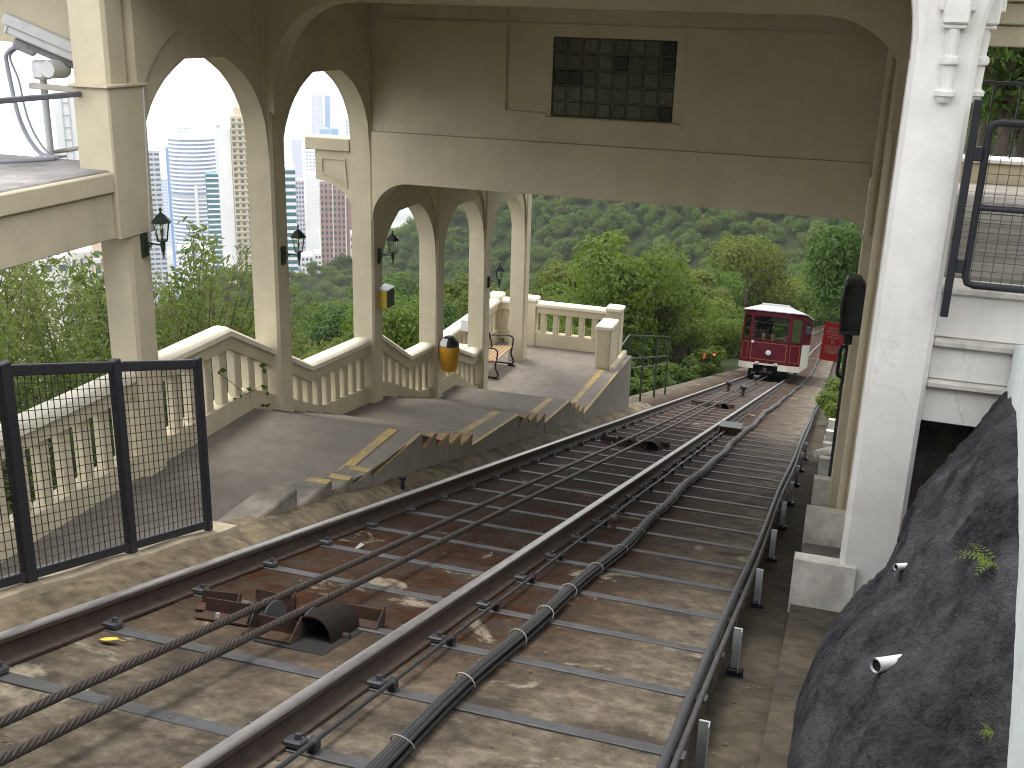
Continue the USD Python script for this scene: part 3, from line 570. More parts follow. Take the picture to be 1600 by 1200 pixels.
# ------------------------------------------------------------------ station hall
MAUVE = mat('mauve_grey_render', (0.145, 0.125, 0.125), 0.85, 0.2, 4.0, 0.4, 40.0, stain=(0.07, 0.065, 0.07), sscale=2.0, samt=0.7)
hall = thing('station_hall', 'cream plastered funicular station hall of columns, pointed arches and a deep cross beam', 'building')
XI, XO = -6.33, -6.63
ROOFZ = 0.75
AF, AH = np.array([0, 0.012, 0.035, 0.10, 0.19, 0.29, 0.41, 0.54, 0.68, 0.84, 1.0]), np.array([0, 0.17, 0.33, 0.47, 0.595, 0.69, 0.775, 0.84, 0.90, 0.955, 1.0])
def arch_open(y0, y1, zs, za, cut):
    """Outline of a pointed opening, the tip cut flat."""
    w = (y1 - y0) / 2; c = (y0 + y1) / 2; hc = (cut - zs) / (za - zs)
    f = np.r_[AF[AH < hc], np.interp(hc, AH, AF)]; h = np.r_[AH[AH < hc], hc]
    L = [(y0 + w * p, zs + (za - zs) * q) for p, q in zip(f, h)]
    return L + [(2 * c - y, z) for y, z in L[::-1]]
BAYS = [(COLY[0] + CW, COLY[1], -1.66, -0.38, -0.50, ROOFZ), (COLY[1] + CW, COLY[2], -1.85, -0.60, -0.72, ROOFZ),
        (COLY[2] + CW, COLY[3], -3.85, -2.62, -2.75, -1.75), (COLY[3] + CW, COLY[4], -4.10, -2.92, -3.04, -1.75), (COLY[4] + CW, COLY[5], -4.40, -3.21, -3.32, -1.75)]
for i, (y0, y1, zs, za, cut, top) in enumerate(BAYS):
    op = arch_open(y0, y1, zs, za, cut)
    wall = [(y0, zs), (y0, top), (y1, top), (y1, zs)]
    def solid(op, y0, y1): return Polygon([(y0, top)] + op + [(y1, top)])
    obj('arch_wall', MB().prism(solid(op, y0, y1), 'x', XO, XI - 0.028), PL, hall, smooth=25)
    hood = arch_open(y0 - 0.001, y1 + 0.001, zs + 0.42, za + 0.30, cut + 0.26)
    g = Polygon([(y0, top)] + hood + [(y1, top)]).buffer(0)
    obj('arch_moulding', MB().prism(g, 'x', XI - 0.03, XI + 0.0), PL, hall, smooth=25)
for i, y in enumerate(COLY):
    zb = float(FLOOR(y)) - 0.4; top = ROOFZ if i < 3 else -1.75
    if i == 0: top = -0.70
    m = MB()
    m.prism(Polygon([(XO - 0.01, y), (XI - 0.02, y), (XI + 0.01, y + 0.03), (XI + 0.01, y + CW - 0.02), (XI - 0.01, y + CW), (XO - 0.01, y + CW)]), 'z', zb, top)
    obj('column', m, PL, hall)
# near column group: the wider upper shaft, the block and the low roof of the entrance passage
obj('column_block', MB().box(-6.68, -6.305, 8.20, 8.72, -2.04, -0.70, 0.015), PL, hall)
obj('block_ledge', MB().box(-6.70, -6.285, 8.17, 8.75, -0.71, -0.685, 0.008), PL, hall)
obj('upper_column', MB().prism(Polygon([(-6.76, 8.35), (-6.43, 8.35), (-6.40, 8.38), (-6.40, 8.60), (-6.76, 8.60)]), 'z', -1.42, ROOFZ), PL, hall)
cw = [(-6.77, -0.95), (-6.95, -0.80), (-7.2, -0.70), (-7.5, -0.58), (-7.8, -0.47), (-8.1, -0.40), (-8.5, -0.38), (-9.0, -0.45), (-9.6, -0.75), (-9.9, -1.2)]
obj('passage_arch_wall', MB().prism(Polygon(cw + [(-10.3, -1.2), (-10.3, ROOFZ), (-6.77, ROOFZ)]), 'y', 9.12, 9.4), PL, hall, smooth=25)
obj('passage_side_roof', MB().box(-10.4, -7.003, 8.25, 9.6, ROOFZ + 0.003, ROOFZ + 0.3, 0.02), PL, hall)
obj('passage_beam', MB().box(-6.62, -6.345, 1.6, 8.19, -2.02, -1.61, 0.008), PL, hall)
obj('passage_fascia', MB().box(-6.62, -6.31, 1.6, 8.19, -1.605, -1.43, 0.012), PL, hall)
obj('passage_roof', MB().box(-8.3, -6.36, 1.6, 8.64, -1.60, -1.415, 0.015), SLABTOP, hall)
# portal frame over the second column pair: soffit z ~0.06, rounded corners
def portal(x0, x1, zs, r, y0, y1, top, leg):
    out = Polygon([(x0 - 0.32, leg[0]), (x0 - 0.32, top), (x1 + 0.36, top), (x1 + 0.36, leg[1])])
    a = np.linspace(0, math.pi / 2, 12)
    inn = [(x0, leg[0] - 1)] + [(x0 + r - r * math.cos(t), zs - r + r * math.sin(t)) for t in a] + [(x1 - r + r * math.sin(t), zs - r + r * math.cos(t)) for t in a] + [(x1, leg[1] - 1)]
    return out.difference(Polygon(inn)), y0, y1
g, ya, yb = portal(XI + 0.07, 0.29, 0.07, 0.85, COLY[1] - 0.02, COLY[1] + 0.33, ROOFZ, (-0.9, -6.0))
obj('portal_frame', MB().prism(g, 'y', ya, yb), PL, hall, smooth=25)
g, ya, yb = portal(XI - 0.12, 0.20, 0.32, 0.22, COLY[0] + 0.02, COLY[0] + 0.30, 1.35, (-0.68, -0.2))  # unseen near frame, its soffit set low to darken the upper wall
obj('portal_frame', MB().prism(g, 'y', ya, yb), PL, hall, smooth=25)
obj('hall_roof', MB().box(-7.0, 1.2, 8.25, 13.95, ROOFZ + 0.003, ROOFZ + 0.35, 0.02), PL, hall)
# cross beam at the third column pair
Yw = 13.6
a = np.linspace(0, math.pi / 2, 12)
r0, r1 = 0.52, 0.26
low = [(XI + 0.012 + r0 - r0 * math.cos(t), -2.2 - r0 + r0 * math.sin(t)) for t in a] + [(0.06 - r1 + r1 * math.sin(t), -2.2 - r1 + r1 * math.cos(t)) for t in a]
obj('cross_beam', MB().prism(Polygon([(XI + 0.012, -1.535)] + low + [(0.06, -1.535)]), 'y', Yw - 0.035, Yw + 0.33), PL, hall, smooth=25)
holes = [(-3.86, -2.32, -1.205, -0.25)]
w_ = Polygon([(XI + 0.012, -1.53), (0.3, -1.53), (0.3, ROOFZ), (XI + 0.012, ROOFZ)]).difference(shapely.box(-3.86, -1.205, -2.32, -0.25))
obj('upper_wall', MB().prism(w_, 'y', Yw, Yw + 0.25), PL, hall)
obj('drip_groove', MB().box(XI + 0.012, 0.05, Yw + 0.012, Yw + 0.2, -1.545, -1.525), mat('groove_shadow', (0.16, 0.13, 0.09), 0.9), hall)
obj('upper_ledge', MB().box(XI + 0.02, 0.2, Yw - 0.02, Yw - 0.002, -0.125, -0.10), PL, hall)
# glass block window: eight by five
gb = UsdGeom.Xform.Define(stage, str(hall.GetPath()) + '/glass_block_window').GetPrim()
GB = [usdkit.material(stage, f'/World/Looks/glass_block_{k}', {'g': ('geometry', {}), 'n': ('noise_texture', dict(scale=16.0, detail=3.0, distortion=1.5)), 'r': ('rgb_ramp', dict(ramp=[(0.3, tuple(np.array(c) * 0.6)), (0.7, tuple(np.array(c) * 1.3))])), 'bp': ('bump', dict(strength=0.6, distance=0.02)), 'b': ('principled_bsdf', dict(roughness=0.25, specular_ior_level=0.5))},
      [('g.position', 'n.vector'), ('n.fac', 'r.fac'), ('r.color', 'b.base_color'), ('n.fac', 'bp.height'), ('bp.normal', 'b.normal')], surface='b.BSDF') for k, c in enumerate([(0.075, 0.078, 0.042), (0.105, 0.108, 0.062), (0.055, 0.057, 0.032), (0.010, 0.010, 0.008)])]
pat = ["20110113", "00013003", "33010012", "11111111", "11010103"]
rng = random.Random(3)
for r in range(5):
    for c in range(8):
        w, h = 1.54 / 8, 0.955 / 5
        xx, zz = -3.86 + (c + 0.5) * w, -0.25 - (r + 0.5) * h
        obj('glass_block', MB().box(xx - w / 2 + 0.006, xx + w / 2 - 0.006, Yw + 0.02, Yw + 0.11, zz - h / 2 + 0.006, zz + h / 2 - 0.006, 0.014), GB[int(pat[r][c])], gb)
obj('mortar', MB().box(-3.86, -2.32, Yw + 0.03, Yw + 0.10, -1.205, -0.25), mat('block_mortar', (0.11, 0.105, 0.065), 0.9), gb)
obj('window_ledge', MB().box(-3.92, -2.24, Yw - 0.05, Yw - 0.002, -1.235, -1.21, 0.006), PL, gb)
obj('conduit', MB().tube([(-4.47, Yw - 0.014, ROOFZ), (-4.46, Yw - 0.014, -1.15), (-4.44, Yw - 0.014, -1.165), (-3.93, Yw - 0.014, -1.18)], 0.011, 6), PL, hall, smooth=True)
# low roof over the lower bays
obj('low_roof', MB().box(-6.64, 0.55, Yw + 0.34, 21.4, -1.745, -1.45, 0.02), PL, hall)
# outside bracket at the third column
obj('bracket_top', MB().box(-7.32, XO - 0.02, Yw - 0.03, Yw + 0.33, -1.83, -1.655, 0.012), PL, hall)
cx = [(-7.18, -1.835), (-7.18, -2.22)] + [(-7.17 + 0.60 * math.sin(t), -2.83 + 0.60 * math.cos(t)) for t in np.linspace(0.05, math.pi / 2, 10)] + [(XO - 0.015, -1.835)]
obj('bracket', MB().prism(Polygon(cx), 'y', Yw - 0.0, Yw + 0.30), PL, hall, smooth=25)
inner = Polygon(cx).buffer(-0.09)
obj('bracket_panel', MB().prism(inner.difference(inner.buffer(-0.02)), 'y', Yw - 0.012, Yw + 0.0), PL, hall)
# right wall, its pilasters, plinths and the near pier
obj('right_wall', MB().box(0.33, 0.62, COLY[0] + 0.45, 13.62, -7.0, ROOFZ), PL, hall)
obj('right_pilaster', MB().box(0.07, 0.34, 13.565, 13.93, -7.2, -1.55, 0.02), PL, hall)
obj('right_pilaster', MB().box(0.17, 0.34, 12.2, 12.5, -7.2, ROOFZ, 0.02), PL, hall)
obj('wall_pipe', MB().tube([(0.12, 13.45, 0.3), (0.12, 13.45, -2.35)], 0.05, 10), PL, hall, smooth=True)
obj('wall_pipe', MB().tube([(0.20, 11.6, -1.0), (0.20, 11.6, -5.6)], 0.045, 10), PL, hall, smooth=True)
for k, y in enumerate([8.30, 10.95, 13.6, 16.1, 18.6, 21.2, 24.4]):
    z = float(rz(y))
    top = z - 0.02 + (0.10 if k == 0 else 0.10)
    obj('plinth', MB().prism([(y, z - 0.9), (y, top), (y + 0.16, top - 0.01), (y + 0.16, z - 0.9)][::-1], 'x', -0.16 + 0.012 * k, 0.33), PWORN, hall)
    if k < 6:
        y2 = [8.30, 10.95, 13.6, 16.1, 18.6, 21.2, 24.4][k + 1]
        obj('wall_base', MB().prism([(y + 0.162, z - 1.2), (y + 0.162, float(rz(y)) - 0.16), (y2 - 0.002, float(rz(y2)) - 0.30), (y2 - 0.002, float(rz(y2)) - 1.2)][::-1], 'x', -0.13, 0.33), MAUVE, hall)
    if k >= 3: obj('right_column', MB().box(0.12, 0.34, y, y + 0.3, z - 0.3, -1.75, 0.02), PL, hall)
obj('plinth_drain', MB().tube([(0.1, 17.3, float(rz(17.3)) + 0.12), (-0.2, 17.1, float(rz(17.3)) + 0.08)], 0.07, 10), PWORN, hall, smooth=True)
pier = [(0.20, 8.36), (0.235, 8.33), (0.60, 8.33), (0.635, 8.36), (0.635, 8.80), (0.20, 8.80)]
obj('near_pier', MB().prism(Polygon(pier), 'z', -5.6, -0.2), PW, hall)
zz = np.linspace(-0.2, 1.35, 14); fl = np.clip((zz + 0.2) / 1.2, 0, 1) ** 2.2
rows = [[(0.20 - 0.55 * f, 8.36, z), (0.235 - 0.55 * f, 8.33, z), (0.60 + 0.55 * f, 8.33, z), (0.635 + 0.55 * f, 8.36, z), (0.635 + 0.55 * f, 8.80, z), (0.20 - 0.55 * f, 8.80, z), (0.20 - 0.55 * f, 8.36, z)] for z, f in zip(zz, fl)]
obj('pier_head', MB().grid(np.array(rows)[::-1]), PW, hall, smooth=25)
# pendant ornament on the pier face and its fellow on the side
def pendant(c, name):
    x, y = c
    o = obj(name, MB().box(x - 0.085, x + 0.085, y - 0.07, y + 0.03, 0.02, 0.45, 0.012).box(x - 0.115, x + 0.115, y - 0.045, y + 0.03, 0.10, 0.20, 0.012).box(x - 0.075, x + 0.075, y - 0.055, y + 0.03, -0.01, 0.02, 0.01), PW, hall)
    prof = [(0.0, -0.50), (0.035, -0.495), (0.05, -0.47), (0.052, -0.455), (0.066, -0.45), (0.068, -0.42), (0.05, -0.41), (0.042, -0.395), (0.046, -0.25), (0.062, -0.24), (0.068, -0.215), (0.06, -0.19), (0.046, -0.185), (0.042, -0.17), (0.05, -0.01)]
    obj('pendant_shaft', MB().lathe(prof, (x, y - 0.005, 0.0), 14), PW, o, smooth=40)
pendant((0.452, 8.33), 'pendant'); 
pendant((0.655, 8.52), 'pendant')

# unseen terminal added behind the onlooker to cut sky light into the hall
term = thing('terminal_building', 'cream terminal concourse at the upper end of the line', 'building')
obj('floor', MB().box(-9.0, 5.0, -14.0, 1.2, -2.1, -1.65), CONC, term)
obj('front_wall', MB().box(-9.0, 0.65, 1.0, 1.2, -6.0, -2.103), CONCW, term)
obj('back_wall', MB().box(-9.0, 5.0, -14.3, -14.003, -2.1, 2.6), PL, term)
obj('left_wall', MB().box(-9.3, -9.003, -14.3, 1.2, -2.1, 2.6), PL, term)
obj('roof', MB().box(-9.4, 5.2, -14.4, 2.0, 2.603, 2.9, 0.02), PL, term)

# ------------------------------------------------------------------ the black mesh gate on the kerb
def mesh_wires(m, a, b, da, pitch, r, org):
    """Square wire mesh filling the parallelogram a (bottom edge vector), b (up vector)."""
    na, nb = int(np.linalg.norm(a) / pitch), int(np.linalg.norm(b) / pitch)
    for i in range(1, na): m.bar(org + a * i / na, org + a * i / na + b, r, r, upv=da)
    for j in range(1, nb): m.bar(org + b * j / nb, org + b * j / nb + a, r, r, upv=da)
    return m
gate = thing('mesh_gate', 'black framed wire mesh gate panel standing on the kerb beside the track', 'gate')
gx = -4.20; gz = lambda y: float(rz(y)) + 0.045
ub = np.array([0, 0, 1.20])
Yg = [3.05, 4.41, 5.30, 6.16]
for k, (y, w) in enumerate(zip(Yg, (0.08, 0.085, 0.075, 0.055))):
    obj('post', MB().box(gx - 0.025, gx + 0.025, y - w / 2, y + w / 2, gz(y) - 0.03, gz(y) + 1.28, 0.006), BLK, gate)
for k in range(3):
    ya, yb = Yg[k] + 0.042, Yg[k + 1] - 0.042
    for h, w in ((0.025, 0.055), (1.235, 0.062)):
        obj('rail', MB().bar((gx, ya, gz(ya) + h), (gx, yb, gz(yb) + h), 0.045, w, bev=0.006), BLK, gate)
    org = np.array([gx, ya, gz(ya) + 0.05]); a = np.array([0, yb - ya, gz(yb) - gz(ya)])
    obj('wire_mesh', mesh_wires(MB(), a, np.array([0, 0, 1.16]), np.array([1.0, 0, 0]), 0.052, 0.0042, org), WIRE, gate, kind='stuff')

# ------------------------------------------------------------------ wall lanterns
LGLASS = panemat('lantern_glass', (0.90, 0.92, 0.86), 0.05)
def lantern(y, z, label, first=[None]):
    m = mtx((XI + 0.012, y, z - 0.03), scale=0.86)
    if first[0]: return dup(first[0], m, label)
    t = thing('wall_lantern', label, 'lantern', mtx=m)
    obj('back_plate', MB().box(-0.012, 0.03, -0.05, 0.05, -0.27, -0.02, 0.02), GREENP, t)
    obj('arm', MB().tube(smooth_path([(0.02, 0, -0.11), (0.12, 0, -0.115), (0.235, 0, -0.12)], 8), 0.009, 6).tube(smooth_path([(0.02, 0, -0.22), (0.06, 0, -0.16), (0.12, 0, -0.118)], 8), 0.007, 6), GREENP, t, smooth=True)
    c = 0.245
    obj('body', MB().lathe([(0.0, -0.265), (0.012, -0.25), (0.012, -0.20), (0.022, -0.185), (0.03, -0.12), (0.028, -0.085), (0.062, -0.075), (0.064, -0.060), (0.0, -0.058)], (c, 0, 0), 6), GREENP, t)
    l = obj('lamp_glass', MB().lathe([(0.055, -0.058), (0.085, 0.125)], (c, 0, 0), 6), LGLASS, t)
    fr = MB()
    for k in range(6):
        a = k * math.pi / 3; fr.bar((c + 0.057 * math.cos(a), 0.057 * math.sin(a), -0.06), (c + 0.088 * math.cos(a), 0.088 * math.sin(a), 0.128), 0.008, 0.008, upv=(math.cos(a), math.sin(a), 0.1))
    obj('glazing_bars', fr, GREENP, t)
    obj('bulb', MB().lathe([(0.0, -0.05), (0.012, -0.05), (0.012, 0.0), (0.022, 0.03), (0.0, 0.06)], (c, 0, 0), 8), WHITEP, t, smooth=True)
    obj('roof', MB().lathe([(0.10, 0.122), (0.118, 0.128), (0.10, 0.150), (0.05, 0.205), (0.020, 0.225), (0.012, 0.235), (0.012, 0.262), (0.018, 0.27), (0.0, 0.295)], (c, 0, 0), 6), GREENP, t)
    first[0] = t
lantern(8.54, -1.99, 'dark wall lantern on the first column under the low beam')
lantern(11.10, -2.58, 'dark wall lantern on the second column in front of the pink tower')
lantern(13.76, -3.10, 'dark wall lantern above the yellow box on the third column')
lantern(18.52, -4.51, 'farthest dark wall lantern near the garden bench')

# ------------------------------------------------------------------ boxes and bin on the columns
YBOX = mat('yellow_box_paint', (0.50, 0.36, 0.045), 0.5, 0.1, 8.0)
t = thing('yellow_box', 'small yellow box with a dark front and pale lid on the third column', 'box')
obj('casing', MB().box(-6.32, -6.195, 13.74, 13.985, -4.01, -3.745, 0.008), YBOX, t)
obj('front', MB().box(-6.193, -6.183, 13.745, 13.98, -4.0, -3.755, 0.003), GREENP, t)
obj('lid', MB().prism([(-6.33, -3.742), (-6.175, -3.742), (-6.175, -3.728), (-6.33, -3.70)], 'y', 13.73, 13.995), mat('pale_blue_lid', (0.62, 0.68, 0.80), 0.35, 0.05), t)  # pale blue paints the sky reflection into the lid colour
t = thing('switch_box', 'small pale box on the outer side of the fifth column', 'box')
obj('casing', MB().box(-6.80, -6.645, 18.40, 18.60, -5.62, -5.40, 0.01), WHITEP, t)
t = thing('litter_bin', 'rounded yellow litter bin with a black lid hung on the fourth column', 'bin')
BINY = mat('yellow_bin_plastic', (0.52, 0.27, 0.02), 0.45, 0.08, 6.0)
c = (-6.15, 16.12, -5.62)
obj('tub', MB().lathe([(0.0, 0.0), (0.115, 0.0), (0.13, 0.01), (0.155, 0.16), (0.172, 0.34), (0.165, 0.40), (0.15, 0.43), (0.0, 0.43)], c, 24), BINY, t, smooth=40)
obj('lid', MB().lathe([(0.152, 0.431), (0.165, 0.435), (0.15, 0.50), (0.10, 0.56), (0.06, 0.585), (0.0, 0.59)], c, 24), BLK, t, smooth=40)
obj('lid_flap', MB().lathe([(0.166, 0.44), (0.152, 0.502), (0.102, 0.562)], c, 8, a0=-2.6, a1=-1.5), WHITEP, t, smooth=40)

# ------------------------------------------------------------------ garden bench (faces the track)
WOOD = mat('bench_wood', (0.33, 0.20, 0.09), 0.6, 0.25, 25.0, 0.2, 60.0, stretch=(8, 1, 8), stain=(0.40, 0.32, 0.20), sscale=2.0, samt=0.6)
t = thing('garden_bench', 'wooden slatted bench with curly black iron ends on the lowest platform', 'bench')
zf_ = -6.885
for k in range(5): obj('seat_slat', MB().box(-6.44 - 0.085 * k - 0.07, -6.44 - 0.085 * k, 19.42, 20.52, zf_ + 0.40 - 0.008 * k, zf_ + 0.425 - 0.008 * k, 0.006), WOOD, t)
for k in range(5):
    x, z = -6.90 - 0.028 * k, zf_ + 0.47 + 0.085 * k
    obj('back_slat', MB().obox((x, 19.97, z), np.array([[0.95, 0, 0.31], [0, 1, 0], [-0.31, 0, 0.95]]), (0.010, 0.55, 0.034), 0.005), WOOD, t)
for y in (19.47, 20.47):
    m = MB()
    m.tube(smooth_path([(-6.45, y, zf_ + 0.02), (-6.40, y, zf_ + 0.12), (-6.46, y, zf_ + 0.28), (-6.44, y, zf_ + 0.40)], 12), 0.018, 6)
    m.tube(smooth_path([(-7.02, y, zf_ + 0.02), (-6.96, y, zf_ + 0.20), (-6.88, y, zf_ + 0.40), (-6.93, y, zf_ + 0.62), (-7.06, y, zf_ + 0.92)], 16), 0.018, 6)
    m.bar((-6.42, y, zf_ + 0.388), (-6.90, y, zf_ + 0.355), 0.03, 0.022)
    m.bar((-6.36, y, zf_ + 0.02), (-6.52, y, zf_ + 0.02), 0.05, 0.035).bar((-6.94, y, zf_ + 0.02), (-7.1, y, zf_ + 0.02), 0.05, 0.035)
    m.bar((-6.44, y, zf_ + 0.06), (-7.0, y, zf_ + 0.06), 0.02, 0.03)
    obj('iron_end', m, BLK, t, smooth=40)
    a = np.linspace(0, 2 * math.pi * 1.35, 24); rr = 0.05 * (1 - a / 16)
    obj('arm_rest', MB().tube(smooth_path([(-6.95, y, zf_ + 0.62), (-6.75, y, zf_ + 0.64), (-6.52, y, zf_ + 0.66), (-6.42, y, zf_ + 0.60), (-6.44, y, zf_ + 0.42)], 22), 0.016, 6).tube(np.stack([-6.66 + rr * np.cos(a), np.full_like(a, y), zf_ + 0.53 + rr * np.sin(a)], -1), 0.010, 5), BLK, t, smooth=True)

# ------------------------------------------------------------------ camera, its rail and cable on the passage roof
CAMW = mat('camera_housing_paint', (0.58, 0.59, 0.60), 0.4, 0.06, 12.0, 0.05, 40.0, stain=(0.40, 0.39, 0.37), sscale=5.0, samt=0.4)
t = thing('security_camera', 'white box security camera tilted on a post above the passage roof', 'camera')
A0, A1 = np.array([-7.55, 8.52, -0.255]), np.array([-6.60, 9.05, -0.72])
d = (A1 - A0) / np.linalg.norm(A1 - A0); s = np.cross(d, (0, 0, 1)); s /= np.linalg.norm(s); u = np.cross(s, d); AX = np.array([s, d, u]); mid = (A0 + A1) / 2; Lh = np.linalg.norm(A1 - A0) / 2
obj('housing', MB().obox(mid + u * 0.03, AX, (0.105, Lh, 0.075), 0.012), CAMW, t)
obj('sun_shield', MB().obox(mid + u * 0.112 - d * 0.03, AX, (0.118, Lh + 0.03, 0.006), 0.003).obox(mid + s * 0.115 + u * 0.07 - d * 0.03, AX, (0.004, Lh + 0.03, 0.04), 0.002).obox(mid - s * 0.115 + u * 0.07 - d * 0.03, AX, (0.004, Lh + 0.03, 0.04), 0.002), CAMW, t)
obj('window_frame', MB().obox(A0 + u * 0.03 - d * 0.008, AX, (0.108, 0.010, 0.078), 0.004), CAMW, t)
obj('window', MB().obox(A0 + u * 0.03 - d * 0.022, AX, (0.080, 0.006, 0.052)), mat('camera_window', (0.50, 0.58, 0.68), 0.1, 0.05), t)
obj('belly', MB().obox(mid - u * 0.075 + d * 0.06, AX, (0.06, Lh * 0.8, 0.032), 0.01), mat('camera_belly', (0.20, 0.20, 0.22), 0.5), t)
obj('lens_box', MB().obox(A0 + d * 0.17 - u * 0.10, AX, (0.055, 0.10, 0.05), 0.015), mat('camera_belly_grey', (0.27, 0.27, 0.29), 0.5), t)
base = np.array([-7.36, 8.66, -0.70])
obj('tilt_head', MB().box(base[0] - 0.075, base[0] + 0.075, base[1] - 0.07, base[1] + 0.07, -0.70, -0.53, 0.025).lathe([(0.0, -0.12), (0.075, -0.12), (0.085, -0.05), (0.085, 0.10), (0.0, 0.10)], (base[0] + 0.16, base[1], -0.60), 14, 'y'), CAMW, t, smooth=30)
obj('mast', MB().tube([(base[0], base[1], -1.42), (base[0], base[1], -0.70)], 0.032, 10), mat('camera_mast', (0.45, 0.46, 0.48), 0.5, 0.1), t, smooth=True)
obj('base_plate', MB().box(base[0] - 0.10, base[0] + 0.10, base[1] - 0.10, base[1] + 0.10, -1.418, -1.395, 0.005), GALV, t)
t = thing('camera_cable', 'grey cable looping from the camera down to the passage roof', 'cable')
cp = np.array([(-7.44, 8.64, -0.42), (-7.58, 8.62, -0.42), (-7.72, 8.62, -0.52), (-7.70, 8.62, -0.72), (-7.66, 8.62, -1.0), (-7.56, 8.62, -1.25), (-7.40, 8.60, -1.385), (-7.2, 8.5, -1.40), (-7.3, 8.3, -1.40), (-7.6, 8.0, -1.40), (-8.0, 7.8, -1.40)])
obj('sheath', MB().tube(smooth_path(cp, 60), 0.020, 8), mat('grey_cable', (0.30, 0.31, 0.36), 0.5, 0.1), t, smooth=True)
cp2 = cp + [0.03, 0.02, -0.02]; cp2[3:7, 0] += 0.05
obj('thin_lead', MB().tube(smooth_path(cp2[1:8] + [0, 0, 0.02], 40), 0.010, 6), '/World/Looks/grey_cable', t, smooth=True)
t = thing('passage_rail', 'dark steel handrail running over the passage roof to the column block', 'railing')
obj('top_bar', MB().bar((-6.60, 2.0, -0.77), (-6.60, 8.26, -0.77), 0.045, 0.045, bev=0.008), mat('grey_blue_steel', (0.13, 0.13, 0.155), 0.5), t)
for y in (3.2, 5.2): obj('stanchion', MB().bar((-6.60, y, -1.42), (-6.60, y, -0.79), 0.035, 0.035, upv=(1, 0, 0)), '/World/Looks/grey_blue_steel', t)
t = thing('bracket_arm', 'flat pale steel arm between the camera mast and the column', 'bracket')
obj('arm', MB().bar((-7.44, 8.585, -0.755), (-6.77, 8.40, -0.755), 0.05, 0.05, bev=0.006), mat('beige_steel', (0.36, 0.33, 0.29), 0.6), t)
obj('stub', MB().tube([(-7.36, 8.72, -1.37), (-7.0, 8.72, -1.30), (-6.78, 8.58, -1.30)], 0.02, 8), '/World/Looks/beige_steel', t, smooth=True)
t = thing('lightning_strip', 'thin pale conduit on the edge of the first column', 'pipe')
obj('strip', MB().tube([(XI + 0.02, 8.63, -2.2), (XI + 0.02, 8.70, -0.72)], 0.012, 6), WHITEP, t, smooth=True)

# ------------------------------------------------------------------ slender green railing past the platform
t = thing('track_railing', 'thin dark green railing beside the track past the platform end', 'railing')
tops = [(-4.62, 23.5), (-4.60, 25.3), (-4.60, 27.3), (-4.58, 29.0)]
for x, y in tops: obj('post', MB().bar((x, y, float(rz(y)) - 0.25), (x, y, float(rz(y)) + 1.54), 0.045, 0.045, upv=(1, 0, 0)), GREENP, t)
for h in (1.54, 0.98, 0.74):
    P = [(x, y, float(rz(y)) + h) for x, y in tops]
    P = [(-4.66, 22.2, P[0][2] - 0.12)] + P
    m = MB()
    for a, b in zip(P[:-1], P[1:]): m.bar(a, b, 0.032, 0.032)
    obj('rail', m, GREENP, t)

# ------------------------------------------------------------------ red sign, dark signal housing, handle
SIGNR = mat('sign_red', (0.42, 0.035, 0.035), 0.5, 0.08, 10.0)
SIGNW = mat('sign_lettering', (0.62, 0.42, 0.40), 0.6)
t = thing('red_notice', 'red notice board with faded white lettering standing by the right wall', 'sign')
sx0, sx1, sy, sz1 = -0.29, 0.00, 16.0, -4.10
dirx = np.array([0.985, 0.0, -0.045]); dirx /= np.linalg.norm(dirx); diry = np.cross((0, 0, 1), dirx); AXS = np.array([dirx, diry, np.cross(dirx, diry)])
ctr = np.array([-0.145, sy, -4.39])
obj('board', MB().obox(ctr, AXS, (0.148, 0.008, 0.29), 0.004), SIGNR, t)
rngs = random.Random(8); m = MB()
def stroke(cx, cz, w, h): m.obox(ctr + AXS[0] * cx - AXS[1] * 0.0095 + AXS[2] * cz, AXS, (w, 0.0012, h))
for row, (cz, n, w) in enumerate([(0.20, 8, 0.011), (0.155, 9, 0.011), (0.11, 9, 0.011), (0.065, 7, 0.011), (-0.07, 11, 0.008), (-0.105, 12, 0.008), (-0.14, 11, 0.008), (-0.165, 9, 0.007)]):
    for k in range(n):
        cx = (k - (n - 1) / 2) * w * 2.1
        stroke(cx, cz + 0.010, w * 0.75, 0.0026); stroke(cx, cz - 0.008, w * 0.7, 0.0026); stroke(cx + rngs.uniform(-0.4, 0.4) * w, cz, 0.0028, 0.013)
for cz in (0.028, 0.006, -0.016): stroke(0, cz, 0.017, 0.003)
for cx in (-0.015, 0.015): stroke(cx, 0.006, 0.003, 0.024)
obj('lettering', m, SIGNW, t)
obj('post', MB().bar((0.06, sy + 0.03, -7.0), (0.06, sy + 0.03, -4.15), 0.05, 0.05, upv=(1, 0, 0)), GREYP, t)
t = thing('signal_housing', 'dark grey signal box with sloping top corners on the right wall', 'signal')
obj('housing', MB().prism(Polygon([(-0.055, -3.44), (-0.085, -3.05), (-0.055, -2.80), (-0.035, -2.76), (0.10, -2.76), (0.175, -2.86), (0.19, -3.05), (0.17, -3.42)]), 'y', 12.86, 13.12), GREYP, t)
obj('hood', MB().prism(Polygon([(-0.05, -3.40), (-0.075, -3.05), (-0.045, -2.82), (-0.03, -2.79), (0.09, -2.79), (0.155, -2.88), (0.165, -3.05), (0.15, -3.38)]).difference(Polygon([(-0.04, -3.37), (-0.06, -3.05), (-0.035, -2.83), (-0.02, -2.81), (0.085, -2.81), (0.14, -2.89), (0.15, -3.05), (0.14, -3.35)])), 'y', 12.78, 12.862), GREYP, t)
obj('foot', MB().box(0.0, 0.10, 12.92, 13.06, -3.56, -3.438, 0.01), BLK, t)
t = thing('pull_handle', 'slim black handle bracket on the wall below the signal housing', 'handle')
